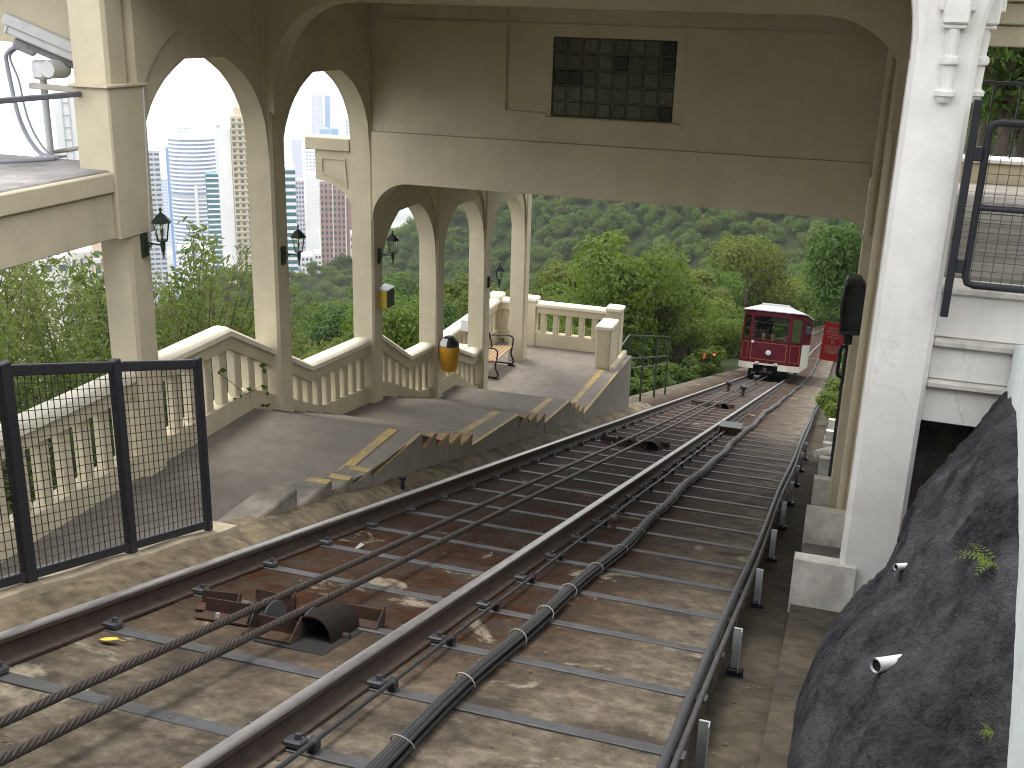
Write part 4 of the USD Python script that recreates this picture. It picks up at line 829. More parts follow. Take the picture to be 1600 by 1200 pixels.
obj('grip', MB().tube(smooth_path([(0.05, 13.0, -3.60), (-0.015, 13.0, -3.62), (-0.02, 13.0, -3.75), (-0.02, 13.0, -3.95), (0.05, 13.0, -4.0)], 16), 0.022, 8), BLK, t, smooth=True)
obj('plate', MB().box(0.045, 0.068, 12.92, 13.08, -4.05, -3.56, 0.004), BLK, t)

# ------------------------------------------------------------------ right: walkway, fence, low walls, rock
walk = struct('walkway')
PLANK = mat('grey_walkway_boards', (0.26, 0.24, 0.215), 0.85, 0.25, 6.0, 0.4, 40.0, stretch=(0.4, 3, 3), stain=(0.13, 0.12, 0.105), sscale=1.5, samt=0.7)
for k in range(14):
    y = 8.95 + k * 0.40
    obj('board', MB().box(0.66, 5.0, y, y + 0.378, -2.0, -1.80 + 0.004 * math.sin(k * 7), 0.012), PLANK, walk)
obj('fill', MB().box(0.64, 5.0, 8.75, 14.6, -7.0, -1.86), CONCW, walk)
t = thing('walkway_kerb', 'pale kerb across the far end of the right walkway', 'kerb')
obj('kerb', MB().box(0.66, 5.0, 14.6, 14.9, -2.4, -1.56, 0.02), PL, t); obj('coping', MB().box(0.66, 5.0, 14.56, 14.94, -1.56, -1.50, 0.02), PW, t)
t = thing('back_railing', 'thin dark railing behind the right walkway', 'railing')
for k in range(14): obj('bar', MB().bar((0.75 + 0.3 * k, 14.75, -1.5), (0.75 + 0.3 * k, 14.75, -0.62), 0.02, 0.02, upv=(1, 0, 0)), BLK, t)
obj('top_rail', MB().bar((0.66, 14.75, -0.62), (5.0, 14.75, -0.62), 0.04, 0.04), BLK, t)
t = thing('stepped_wall', 'cream retaining wall with two ledges below the right mesh fence', 'wall')
obj('upper_course', MB().box(0.637, 3.2, 8.45, 8.75, -2.19, -1.86, 0.01), PW, t); obj('coping', MB().box(0.637, 3.2, 8.42, 8.77, -1.858, -1.80, 0.015), PWORN, t)
obj('ledge', MB().box(0.637, 3.2, 8.37, 8.75, -2.25, -2.192, 0.015), PWORN, t)
obj('middle_course', MB().box(0.637, 3.2, 8.41, 8.75, -2.505, -2.252, 0.008), PW, t); obj('ledge', MB().box(0.637, 1.32, 8.34, 8.75, -2.56, -2.507, 0.012), PWORN, t)
obj('lower_course', MB().prism(Polygon([(0.637, -2.562), (3.2, -2.562), (3.2, -3.9), (1.3, -3.9), (1.20, -2.75), (1.05, -2.835), (0.637, -2.83)]), 'y', 8.38, 8.62), PW, t)
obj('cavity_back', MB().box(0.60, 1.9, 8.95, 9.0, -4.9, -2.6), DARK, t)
FENX0 = 0.655
t = thing('mesh_fence', 'black tube fence with wire mesh on the wall right of the near pier', 'fence')
fy = 8.24
obj('post', MB().bar((0.668, fy, -1.98), (0.668, fy, -0.46), 0.055, 0.055, upv=(1, 0, 0), bev=0.006), BLK, t)
fr = [(0.80, -1.735), (3.0, -1.735), (3.0, -0.60), (0.80, -0.60)]
pts = [(3.0, -0.605), (0.83, -0.605), (0.785, -0.62), (0.768, -0.66), (0.768, -1.68), (0.785, -1.72), (0.83, -1.735), (3.0, -1.735)]
obj('frame', MB().tube([(x, fy, z) for x, z in pts], 0.026, 10), BLK, t, smooth=40)
obj('mid_rail', MB().tube([(0.775, fy, -1.185), (3.0, fy, -1.185)], 0.022, 8), BLK, t, smooth=40)
for z in (-0.82, -1.60): obj('hinge', MB().box(0.69, 0.75, fy - 0.03, fy + 0.03, z - 0.05, z + 0.05, 0.008), BLK, t)
m = MB(); w = 0.004
for k in range(int(2.2 / 0.068)): x = 0.80 + k * 0.068; m.box(x, x + w, fy, fy + w, -1.73, -0.61)
for k in range(int(1.12 / 0.068)): z = -1.70 + k * 0.068; m.box(0.775, 3.0, fy + w, fy + 2 * w, z, z + w)
obj('wire_mesh', m, WIRE, t, kind='stuff')
t = thing('eave_fascia', 'grooved cream eave above the trees at upper right', 'roof')
for k in range(3): obj('board', MB().box(0.70, 4.5, 9.3 - 0.03 * k, 9.6, -0.13 + 0.16 * k, 0.02 + 0.16 * k, 0.008), PL, t)
obj('roof', MB().box(0.70, 4.6, 9.2, 12.5, 0.36, 0.60, 0.02), PL, t)
# white side wall the rock runs up against
WY = np.array([2.0, 8.36]); wx = lambda y: 0.70 + (np.asarray(y) - 3.45) * 0.099
t = thing('side_wall', 'bluish white wall at the right edge above the dark rock', 'wall')
P = lambda y, dx, z: (float(wx(y)) + dx, y, z)
m = MB(); z0, z1 = (-1.15, -2.165), (-4.8, -4.8)
V = [P(2.0, 0, -0.55), P(8.36, 0, -2.165), P(8.36, 0.35, -2.165), P(2.0, 0.35, -0.55), P(2.0, 0, -6), P(8.36, 0, -6), P(8.36, 0.35, -6), P(2.0, 0.35, -6)]
m.add(V, [[0, 3, 2, 1][::-1], [0, 1, 5, 4][::-1], [1, 2, 6, 5][::-1], [2, 3, 7, 6][::-1], [3, 0, 4, 7][::-1]])
PWB = mat('bluish_white_paint', (0.60, 0.66, 0.67), 0.65, 0.06, 4.0, 0.25, 50.0, stain=(0.42, 0.47, 0.47), sscale=2.0, samt=0.5)
obj('wall', m, PWB, t)
# the rock: from the drain up to the wall
rock_y = np.linspace(2.0, 9.15, 300); U = np.linspace(0, 1, 150)
jz = np.interp(rock_y, [2.0, 2.9, 3.45, 3.75, 4.1, 4.6, 5.2, 5.9, 6.7, 7.5, 8.4, 9.2], [-2.05, -2.25, -2.30, -2.22, -2.12, -2.06, -2.05, -2.05, -2.10, -2.25, -2.50, -2.7])
bz = np.asarray(rz(rock_y)) - 0.42
x0 = np.interp(rock_y, [2, 5.9, 6.4, 7.2, 7.9, 8.4, 9.2], [-0.02, -0.02, 0.02, 0.10, 0.22, 0.45, 0.60])
rows = []
for i, y in enumerate(rock_y):
    x1 = float(wx(y)) + 0.03
    w1 = np.interp(y, [2, 5.5, 7.0, 8.2, 9.2], [0.0, 0.1, 0.35, 0.85, 0.9])
    ramp = U ** 1.0; steep = np.interp(U, [0, 0.12, 0.36, 0.43, 0.50, 0.75, 1.0], [0, 0.08, 0.20, 0.42, 0.64, 0.83, 1.0]); bulge = np.interp(U, [0, 0.07, 0.16, 0.4, 1.0], [0, 0.20, 0.30, 0.52, 1.0])
    h = bulge * (1 - w1) + steep * w1
    rows.append(np.stack([x0[i] + (x1 - x0[i]) * U, np.full_like(U, y), bz[i] + (jz[i] - bz[i]) * h], -1))
P = np.array(rows)
e = np.minimum(1, np.minimum(U * 6, (1 - U) * 8 + 0.15))[None, :, None]
n1 = meshkit.fbm(P * 2.2, 4, 5)[..., None] - 0.5; n2 = meshkit.fbm(P * 9, 3, 9)[..., None] - 0.5
P = P + np.array([-0.55, 0, 0.83]) * (n1 * 0.22 + n2 * 0.05 + (meshkit.fbm(P * 28, 2, 13)[..., None] - 0.5) * 0.022) * e
P[:, 0, 2] -= 0.3
ROCK = mat('dark_rock', (0.022, 0.022, 0.027), 0.92, 0.75, 26.0, 1.0, 55.0, spec=0.12, stain=(0.11, 0.11, 0.12), sscale=1.3, samt=0.7, bdist=0.04, streak=0.6)
obj('rock_slope', MB().grid(P[::-1]), ROCK, smooth=True, kind='structure')
def rock_at(y, u):
    i = int(np.clip(np.searchsorted(rock_y, y), 0, 299)); j = int(round(u * 149)); return P[i, j]
def weep(y, u, label, s=1.0):
    p = rock_at(y, u); t = thing('weep_pipe', label, 'pipe', at=p)
    a = np.array([0.10, 0.06, 0.02]) * s; b = np.array([-0.055, -0.10, 0.055]) * s
    d = (b - a) / np.linalg.norm(b - a)
    m = MB(); m.tube([a, b], 0.034 * s, 14, cap=False); m.tube([b, a], 0.029 * s, 14, cap=False)
    k = np.arange(14); obj('pipe', m, WHITEP, t, smooth=True)
    obj('bore', MB().tube([a, b - d * 0.012], 0.0288 * s, 14), DARK, t)
weep(4.62, 0.45, 'white drain pipe stub sticking out of the lower middle of the dark rock')
weep(5.73, 0.49, 'small white pipe stub on the rock close to the near pier', 0.55)
FERN = leafmat('fern_leaf', (0.10, 0.16, 0.025), (0.30, 0.40, 0.07), 0.5, 6.0)
def fern(p, s, seed, label):
    t = thing('fern', label, 'fern', at=p); rg = random.Random(seed)
    for k in range(9):
        a = rg.uniform(2.0, 5.6); L = s * rg.uniform(0.6, 1.0); n = 9
        spine = [np.array([math.cos(a) * L * q, math.sin(a) * L * q, L * (0.55 * q - 0.55 * q * q)]) for q in np.linspace(0, 1, n + 1)]
        m = MB(); sd = np.array([-math.sin(a), math.cos(a), 0])
        for i in range(n):
            w = L * 0.30 * (1 - i / n) ** 0.8; c = spine[i]; f = spine[i + 1] - spine[i]
            for g in (-1, 1):
                q = sd * g
                m.add([c, c + q * w * 0.5 + f * 0.55, c + q * w + f * 0.75 + [0, 0, -0.1 * w], c + q * w * 0.45 + f * 0.1], [[0, 1, 2, 3]])
        obj('frond', m, FERN, t)
fern(rock_at(4.64, 0.87) + [0, 0, 0.02], 0.19, 3, 'bright green fern growing on the rock beside the bluish white wall')
fern(rock_at(3.65, 0.88) + [0, 0, 0.01], 0.07, 5, 'tiny green fern low on the rock at the bottom right')
# fallen leaf and litter on the bed
LEAFY = mat('yellow_leaf', (0.62, 0.42, 0.04), 0.6, 0.1)
p = np.array([-3.50, 4.17, float(rz(4.17)) - 0.132])
t = thing('fallen_leaf', 'single yellow leaf lying on the concrete between the rails', 'leaf', mtx=mtx(p, rz=0.2, rx=-TH))
q = np.linspace(0, 1, 9); wv = 0.028 * np.sin(q * math.pi) ** 0.8
obj('blade', MB().grid(np.stack([np.stack([-0.055 + 0.11 * q, -wv, 0.006 + 0.010 * q], -1), np.stack([-0.055 + 0.11 * q, 0 * q, 0.002 + 0.01 * q], -1), np.stack([-0.055 + 0.11 * q, wv, 0.008 + 0.012 * q], -1)])), LEAFY, t)
obj('stalk', MB().tube([(0.055, 0, 0.012), (0.085, 0.008, 0.006)], 0.0022, 5), LEAFY, t)
t = thing('paper_scrap', 'tiny scrap of pale litter on the rusty bed between rail and rope', 'litter', at=(-3.40, 6.98, float(rz(6.98)) - 0.14))
obj('scrap', MB().add([(-0.02, -0.05, 0.004), (0.02, -0.04, 0.012), (0.025, 0.05, 0.004), (-0.01, 0.045, 0.014)], [[0, 1, 2, 3]]), BANDM, t)
t = thing('marker_stub', 'short dark stub post in the rough strip beside the platform-side rail', 'post', at=(-4.10, 9.45, float(rz(9.45)) - 0.12))
obj('stub', MB().tube([(0, 0, 0), (0, 0, 0.11)], 0.022, 8), BLK, t, smooth=40); obj('head', MB().box(-0.035, 0.035, -0.03, 0.03, 0.10, 0.15, 0.01), BLK, t)

# ------------------------------------------------------------------ the tram
TRED = mat('tram_maroon_paint', (0.058, 0.0022, 0.008), 0.5, 0.06, 6.0, spec=0.15)
TCRM = mat('tram_cream_paint', (0.42, 0.405, 0.36), 0.4, 0.06, 8.0, stain=(0.40, 0.37, 0.32), sscale=3.0, samt=0.4)
TGOLD = mat('tram_gold_line', (0.22, 0.095, 0.025), 0.6)
TROOF = mat('tram_roof_paint', (0.40, 0.40, 0.42), 0.35, 0.05, 4.0, stain=(0.28, 0.28, 0.28), sscale=2.0, samt=0.5)
TGLASS = panemat('tram_glass', (0.88, 0.90, 0.90), 0.03, 0.4)
TIN = mat('tram_interior', (0.34, 0.27, 0.18), 0.7)
SEATM = mat('tram_seat', (0.20, 0.10, 0.05), 0.6, 0.2)
tram = thing('tram', 'maroon funicular tram with cream skirt and silver roof climbing the track', 'tram', mtx=mtx((-2.93, 45.0, float(rz(45.0))), rx=-TH))
PLAN = [(-1.20, 0.42), (-0.82, 0.0), (0.80, 0.0), (1.30, 0.50)]
LEN = 12.5
full = PLAN + [(1.30, LEN - 0.45), (0.80, LEN), (-0.82, LEN), (-1.20, LEN - 0.45)]
PG = Polygon(full)
ring2 = lambda inset, w: PG.buffer(-inset, join_style=2).difference(PG.buffer(-inset - w, join_style=2))
cut = shapely.box(-0.56, -1, 0.44, 1.6)
skirt = ring2(-0.015, 0.05).difference(cut)
obj('skirt', MB().prism(skirt, 'z', 0.35, 0.53).prism(ring2(-0.015, 0.05), 'z', 0.53, 0.605), TCRM, tram)
obj('lower_body', MB().prism(ring2(0.0, 0.05), 'z', 0.606, 1.56), TRED, tram)
obj('floor', MB().prism(PG.buffer(-0.06), 'z', 0.55, 0.62), TIN, tram)
obj('header', MB().prism(ring2(0.0, 0.05), 'z', 2.58, 2.80), TRED, tram)
obj('window_sill', MB().prism(ring2(-0.02, 0.06), 'z', 1.56, 1.60), TRED, tram)
def along(a, b, s): return (a[0] + (b[0] - a[0]) * s, a[1] + (b[1] - a[1]) * s)
# corner and side posts, panes, painted lines, facet by facet
def facet(a, b, posts, line=True, pane=True):
    a, b = np.array(a), np.array(b); L = np.linalg.norm(b - a); d = (b - a) / L; n = np.array([d[1], -d[0]])
    AXF = np.array([[d[0], d[1], 0], [n[0], n[1], 0], [0, 0, 1]])
    for s, w in posts:
        c = a + d * (L * s) - n * 0.03; obj('window_post', MB().obox((*c, 2.09), AXF, (w / 2, 0.035, 0.49), 0.008), TRED, tram)
    if pane:
        c = (a + b) / 2 - n * 0.03; obj('window_pane', MB().obox((*c, 2.09), AXF, (L / 2 - 0.01, 0.004, 0.485)), TGLASS, tram)
    if line and L > 0.3:
        for (z0, z1) in ((0.76, 1.47),):
            m = MB(); ins = 0.09; c0, c1 = a + d * ins + n * 0.004, a + d * (L - ins) + n * 0.004; w = 0.009
            for z in (z0, z1): m.obox((*((c0 + c1) / 2), z), AXF, ((L - 2 * ins) / 2 + w, 0.004, w))
            for c in (c0, c1): m.obox((*c, (z0 + z1) / 2), AXF, (w, 0.004, (z1 - z0) / 2 - w))
            obj('gold_line', m, TGOLD, tram)
facet(PLAN[0], PLAN[1], [(0.06, 0.09), (0.94, 0.10)])
facet(PLAN[1], PLAN[2], [(0.03, 0.09), (0.97, 0.09)])
facet(PLAN[2], PLAN[3], [(0.06, 0.10), (0.94, 0.10)])
side = [((k + 0.0) / 9, 0.10) for k in range(10)]
facet((1.30, 0.50), (1.30, LEN - 0.45), side); facet((-1.20, LEN - 0.45), (-1.20, 0.42), side)
facet((0.80, LEN), (-0.82, LEN), [(0.03, 0.1), (0.97, 0.1)], False); facet((1.30, LEN - 0.45), (0.80, LEN), [(0.06, 0.1), (0.94, 0.1)], False); facet((-0.82, LEN), (-1.20, LEN - 0.45), [(0.06, 0.1), (0.94, 0.1)], False)
for k in range(9):
    y = 0.55 + k * 1.28
    obj('side_door', MB().box(1.305, 1.322, y, y + 1.16, 0.36, 1.52, 0.004), TCRM, tram)
# destination box, wiper rail
obj('blind_box', MB().box(-0.12, 0.68, 0.03, 0.16, 2.40, 2.575, 0.01), DARK, tram)
obj('window_bar', MB().tube([(-0.75, 0.10, 2.33), (0.75, 0.10, 2.30)], 0.010, 6), GALV, tram)
# roof: eave, hipped front, raised middle
PR = PG.buffer(0.07, join_style=2)
ev = np.array(PR.exterior.coords)[:-1]
top = np.array(Polygon([(-0.62, 0.62), (0.62, 0.62), (0.62, LEN - 0.62), (-0.62, LEN - 0.62)]).exterior.coords)[:-1]
pts = [(x, y, 2.805) for x, y in ev] + [(x, y, 2.835) for x, y in ev] + [(x, y, 3.06) for x, y in top]
obj('roof', MB().add(*hull(pts)), TROOF, tram)
obj('roof_deck', MB().box(-0.56, 0.60, 0.72, LEN - 0.7, 3.055, 3.15, 0.015), TROOF, tram)
obj('gutter', MB().prism(PR.buffer(0.012).difference(PR.buffer(-0.03)), 'z', 2.795, 2.835), TROOF, tram)
h = obj('headlight', MB().lathe([(0.0, -0.09), (0.09, -0.09), (0.115, -0.06), (0.11, 0.0), (0.08, 0.04), (0.0, 0.04)], (0, -0.0, 0.0), 18, 'y'), TROOF, tram, smooth=40)
UsdGeom.Xformable(h).AddTranslateOp().Set(Gf.Vec3d(0.0, -0.03, 1.06))
h = obj('marker_lamp', MB().lathe([(0.0, -0.05), (0.055, -0.05), (0.065, -0.02), (0.06, 0.04), (0.0, 0.04)], (0, 0, 0), 14, 'y'), TROOF, tram, smooth=40)
UsdGeom.Xformable(h).AddTranslateOp().Set(Gf.Vec3d(-0.70, -0.03, 1.47))
for x in (-0.42, 0.36): obj('skirt_step', MB().box(x - 0.08, x + 0.08, -0.07, -0.02, 0.565, 0.65, 0.012), TCRM, tram)
obj('coupling', MB().box(-0.14, -0.0, -0.10, 0.9, 0.22, 0.42, 0.02).box(-0.30, 0.22, 0.2, 0.5, 0.18, 0.30, 0.02), RUST, tram)
obj('chassis', MB().box(-0.75, 0.75, 0.7, LEN - 0.7, 0.18, 0.54), DARK, tram)
for y in (1.6, LEN - 1.6):
    for x in (-0.80, 0.80): obj('wheel', MB().lathe([(0.0, -0.05), (0.24, -0.05), (0.25, -0.03), (0.22, 0.0), (0.22, 0.05), (0.0, 0.05)], (x, y, 0.225), 24, 'x'), GREYP, tram, smooth=35)
m_ = MB().box(1.36, 1.58, 0.55, 0.72, 2.02, 2.34, 0.02)  .bar((1.28, 0.62, 2.38), (1.48, 0.62, 2.36), 0.03, 0.03)
obj('wing_mirror', m_, BLK, tram)
obj('side_curtain', MB().box(0.95, 1.12, 0.36, 0.40, 1.98, 2.34, 0.02), TCRM, tram)
for k in range(8):
    y = 1.5 + k * 1.3
    for x in (-0.62, 0.55): obj('seat', MB().box(x - 0.48, x + 0.48, y, y + 0.42, 0.62, 1.06, 0.03).box(x - 0.48, x + 0.48, y + 0.40, y + 0.48, 1.06, 1.62, 0.03), SEATM, tram)
# passengers glimpsed through the windscreen, each one continuous body
import manifold3d as m3
def chain(parts):
    out = []
    for a, ra, b, rb in parts:
        A_ = m3.Manifold.sphere(ra, 14).translate(list(map(float, a))); B_ = m3.Manifold.sphere(rb, 14).translate(list(map(float, b)))
        out.append(m3.Manifold.batch_hull([A_, B_]))
    return m3.Manifold.batch_boolean(out, m3.OpType.Add)
def man_tm(m):
    q = m.refine_to_length(0.04).to_mesh(); t = trimesh.Trimesh(q.vert_properties[:, :3], q.tri_verts); trimesh.smoothing.filter_taubin(t, iterations=6); return t
SKIN = mat('skin', (0.42, 0.26, 0.17), 0.6, 0.05); HAIR = mat('dark_hair', (0.02, 0.016, 0.014), 0.5)
def rider(x, y, shirt, label):
    """Seated, facing up the line (towards -y), hands on the lap."""
    M0 = mtx((-2.93, 45.0, float(rz(45.0))), rx=-TH)
    t = thing('person', label, 'person', mtx=mtx((x, y, 0.62)) * M0)
    b = chain([((0, 0.18, 0.48), 0.125, (0, 0.22, 0.72), 0.13), ((0, 0.22, 0.72), 0.13, (0, 0.21, 0.88), 0.115), ((-0.15, 0.22, 0.92), 0.06, (0.15, 0.22, 0.92), 0.06), ((0, 0.20, 0.90), 0.055, (0, 0.18, 1.04), 0.05),
               ((0, 0.16, 1.13), 0.085, (0, 0.15, 1.19), 0.092)] +
              sum([[((s * 0.09, 0.16, 0.46), 0.085, (s * 0.11, -0.28, 0.46), 0.062), ((s * 0.11, -0.28, 0.46), 0.06, (s * 0.11, -0.30, 0.09), 0.045), ((s * 0.11, -0.30, 0.06), 0.042, (s * 0.12, -0.44, 0.04), 0.035),
                    ((s * 0.20, 0.22, 0.90), 0.052, (s * 0.25, 0.14, 0.66), 0.043), ((s * 0.25, 0.14, 0.66), 0.041, (s * 0.11, -0.08, 0.56), 0.032), ((s * 0.11, -0.08, 0.56), 0.034, (s * 0.07, -0.15, 0.56), 0.028)] for s in (-1, 1)], []))
    obj('body', man_tm(b), SKIN, t, smooth=True)
    sh = chain([((0, 0.18, 0.50), 0.138, (0, 0.22, 0.72), 0.143), ((0, 0.22, 0.72), 0.143, (0, 0.21, 0.88), 0.125), ((-0.15, 0.22, 0.915), 0.068, (0.15, 0.22, 0.915), 0.068)] + [((s * 0.20, 0.22, 0.90), 0.062, (s * 0.245, 0.16, 0.70), 0.055) for s in (-1, 1)])
    obj('shirt', man_tm(sh), shirt, t, smooth=True)
    obj('hair', man_tm(chain([((0, 0.185, 1.185), 0.095, (0, 0.20, 1.15), 0.088), ((0, 0.15, 1.235), 0.072, (0, 0.20, 1.20), 0.085)])), HAIR, t, smooth=True)
SH = [mat('tan_shirt', (0.36, 0.24, 0.10), 0.8), mat('pale_shirt', (0.50, 0.45, 0.40), 0.8), mat('grey_shirt', (0.16, 0.16, 0.19), 0.8)]
rider(-0.36, 0.98, SH[0], 'seated passenger in a tan top, left behind the tram windscreen')
rider(0.02, 1.0, SH[1], 'seated passenger in a pale top behind the middle of the tram windscreen')
rider(0.56, 1.0, SH[2], 'seated passenger in dark grey on the right behind the tram windscreen')

# ------------------------------------------------------------------ the city below
CW_ = [mat('tower_' + n, c, 0.75, 0.06, 0.05) for n, c in (('beige', (0.50, 0.43, 0.30)), ('white', (0.66, 0.66, 0.66)), ('pink', (0.33, 0.215, 0.20)), ('grey', (0.40, 0.42, 0.46)), ('lilac', (0.44, 0.42, 0.50)), ('blue', (0.16, 0.26, 0.46)), ('cream', (0.52, 0.46, 0.38)))]
BEI, WHI, PIN, GRE, LIL, BLU, CRE = CW_
WIN = mat('far_window_glass', (0.10, 0.125, 0.135), 0.15, 0.3, 0.4)
WTEAL = mat('teal_curtain_glass', (0.05, 0.13, 0.15), 0.12, 0.2, 0.3)
WBLUE = mat('blue_curtain_glass', (0.24, 0.30, 0.42), 0.15, 0.15, 0.2)
def site(az, r, yaw=0.0):
    a = math.radians(az); return mtx((r * math.sin(a), r * math.cos(a), 0), rz=-a + yaw)
def tower(label, az0, az1, el, r, body, base=-300.0, depth=None, yaw=0.0, cols=0, win=WIN, floor=3.3, wfrac=0.62, hfrac=0.5, zmin=-170.0, x0f=0.0, x1f=1.0, singly=False, name='tower', cat='tower', balcony=None, crown=None):
    W = 2 * r * math.tan(math.radians(az1 - az0) / 2); top = r * math.tan(math.radians(el)); D = depth or W * 0.9
    t = thing(name, label, cat, mtx=site((az0 + az1) / 2, r, yaw))
    obj('body', MB().box(-W / 2, W / 2, 0, D, base, top, 0.3), body, t)
    if cols:
        lo, hi = -W / 2 + W * x0f, -W / 2 + W * x1f; cw = (hi - lo) / cols; m = MB(); n = 0
        z = top - 0.8
        while z - floor > zmin:
            for k in range(cols):
                c = lo + (k + 0.5) * cw; w = MB() if singly else m
                w.box(c - cw * wfrac / 2, c + cw * wfrac / 2, -0.06, 0.3, z - floor * (0.5 + hfrac / 2), z - floor * (0.5 - hfrac / 2))
                if singly: obj('window', w, win, t)
            if balcony is not None:
                b = MB()
                for k in range(cols): c = lo + (k + 0.5) * cw; b.box(c - cw * 0.42, c + cw * 0.42, -0.9, -0.0, z - floor + 0.0, z - floor + 0.75)
                obj('balcony_row', b, balcony, t)
            z -= floor
        if not singly: obj('windows', m, win, t, kind='stuff')
        # the flank that an onlooker a step aside would see
        m = MB(); z = top - 0.8; cd = D / max(2, cols)
        while z - floor > zmin:
            for k in range(max(2, cols)):
                for s in (-1, 1): m.box(s * W / 2 - 0.05 * s, s * (W / 2 + 0.06), cd * (k + 0.25), cd * (k + 0.75), z - floor * 0.75, z - floor * 0.28)
            z -= floor
        obj('side_windows', m, win, t, kind='stuff')
    if crown:
        obj('roof_plant', MB().box(-W * crown[0], W * crown[1], D * 0.2, D * 0.7, top - 0.2, top + crown[2], 0.1), body, t)
    return t, W, D, top
t, W, D, top = tower('tall beige apartment tower with columns of dark windows, seen in the first arch', -31.95, -30.75, -5.15, 620, BEI, cols=4, zmin=-165, depth=16, balcony=BEI, crown=(0.35, -0.10, 4.0), wfrac=0.55)
obj('blank_slab', MB().box(-W / 2 - 7.6, -W / 2 - 0.15, 1.5, 15, -300, top - 7.0, 0.2), WHI, t)
obj('slab_stair', MB().box(-W / 2 - 7.9, -W / 2 - 5.6, 2.5, 12, -300, top - 5.0, 0.2), GRE, t)
obj('roof_frame', MB().box(-W * 0.1, W * 0.1, 3, 6, top, top + 3.5, 0.1).box(W * 0.22, W * 0.34, 3, 6, top, top + 4.5, 0.1), BEI, t)
# round glazed tower
rr = 730.0; az = -33.85; W = 2 * rr * math.tan(math.radians(2.25) / 2); topz = rr * math.tan(math.radians(-6.26))
t = thing('tower', 'bow-fronted white banded office tower left of the beige apartments', 'tower', mtx=site(az, rr))
arc = lambda R, n=20, s=0.95: [(R * math.sin(a), R * 0.0 + W * 0.72 - R * math.cos(a)) for a in np.linspace(-s, s, n)]
RB = W / 2 / math.sin(0.95)
obj('body', MB().prism(Polygon(arc(RB) + [(W / 2, W), (-W / 2, W)]), 'z', -300, topz), WBLUE, t, smooth=25)
z = topz - 0.2; k = 0
while z > -175:
    if k in (14,): obj('plant_floor', MB().prism(Polygon(arc(RB + 0.4) + [(W / 2, W * 0.7), (-W / 2, W * 0.7)]), 'z', z - 2.4, z - 0.4), GRE, t, smooth=25)
    else: obj('floor_band', MB().prism(Polygon(arc(RB + 0.35) + [(W / 2, W * 0.7), (-W / 2, W * 0.7)]), 'z', z - 1.25, z), WHI, t, smooth=25)
    z -= 2.55; k += 1
obj('spine', MB().box(-0.2, 1.7, W * 0.72 - RB - 0.7, W * 0.3, -300, topz - 30, 0.1), WHI, t)
tower('slim teal glass block with white floor edges in front of the banded tower', -33.30, -32.58, -8.0, 660, WTEAL, cols=1, win=WHI, floor=3.0, wfrac=0.92, hfrac=0.32, zmin=-165, depth=10)
tower('narrow grey ribbed block at the left edge of the first arch', -36.30, -35.42, -6.83, 690, GRE, cols=3, floor=3.0, hfrac=0.45, wfrac=0.8, zmin=-175, depth=14)
t, W, D, top = tower('thin blue glass tower between the grey block and the banded tower', -35.12, -34.78, -6.70, 960, BLU, zmin=-200, depth=14)
t, W, D, top = tower('plain white tower behind the passage roof carrying a ladder of dark lines', -40.05, -38.75, -4.05, 420, WHI, zmin=-100, depth=12)
for x in (-1.9, 0.35): obj('ladder_rail', MB().box(x - 0.16, x + 0.16, -0.3, 0.0, -120, top - 2), GRE, t)
m = MB(); z = top - 4
while z > -110: m.box(-1.9, 0.35, -0.22, -0.05, z, z + 0.25); z -= 4.2
obj('ladder_rungs', m, GRE, t, kind='stuff')
t, W, D, top = tower('ribbed pink apartment tower in the second arch', -27.66, -26.35, -8.35, 560, PIN, cols=6, floor=3.0, wfrac=0.5, hfrac=0.55, zmin=-165, depth=12, balcony=None, crown=(0.30, 0.05, 3.0))
for k in range(7): obj('rib', MB().box(-W / 2 + W * k / 6 - 0.28, -W / 2 + W * k / 6 + 0.28, -0.7, 0.0, -300, top - (2 if k % 2 else 6)), CRE if k % 3 == 0 else PIN, t)
obj('rear_wing', MB().box(W / 2 - 0.2, W / 2 + 3.4, 3, 12, -300, top - 9, 0.2), PIN, t)
tower('striped teal and white balcony block beside the second lantern', -29.42, -28.86, -7.65, 480, WHI, cols=1, win=WTEAL, floor=3.0, wfrac=0.97, hfrac=0.55, zmin=-140, depth=9)
tower('lilac office block behind the striped balcony block', -28.88, -28.44, -8.3, 820, LIL, cols=3, floor=3.4, zmin=-190, depth=10)
tower('pale blank tower left of the pink tower', -28.40, -27.72, -8.0, 760, WHI, cols=0, zmin=-190, depth=10)
for lab, a0, a1, e, r, b in [('hazy pale skyscraper, tallest in the second arch', -27.95, -27.38, -4.10, 1850, LIL), ('thin hazy blue skyscraper beside the tallest one', -27.30, -27.02, -4.15, 1900, BLU), ('left of two hazy blue blocks over the bracket', -27.58, -27.12, -5.78, 1500, BLU),
                             ('right of two hazy blue blocks over the bracket', -27.00, -26.62, -5.74, 1520, BLU), ('hazy violet tower at the right side of the second arch', -26.28, -25.66, -5.3, 1400, LIL), ('low hazy block left of the bracket', -28.32, -27.66, -6.8, 1300, WHI),
                             ('hazy grey block far behind the thin blue tower', -35.6, -35.0, -8.2, 1500, GRE), ('far hazy block between the banded and beige towers', -32.72, -32.3, -6.7, 1400, WHI), ('low hazy tower far left in the second arch', -28.98, -28.5, -6.3, 1700, LIL), ('faint hazy tower above the banded tower', -34.5, -33.9, -5.7, 1800, WHI)]:
    tower(lab, a0, a1, e, r, b, depth=25, cols=4, win=WBLUE, floor=4.0, zmin=r * math.tan(math.radians(e)) - 90, wfrac=0.7)
APW = mat('apartment_white', (0.62, 0.61, 0.58), 0.75, 0.08, 0.2, stain=(0.45, 0.43, 0.40), sscale=0.3, samt=0.5)
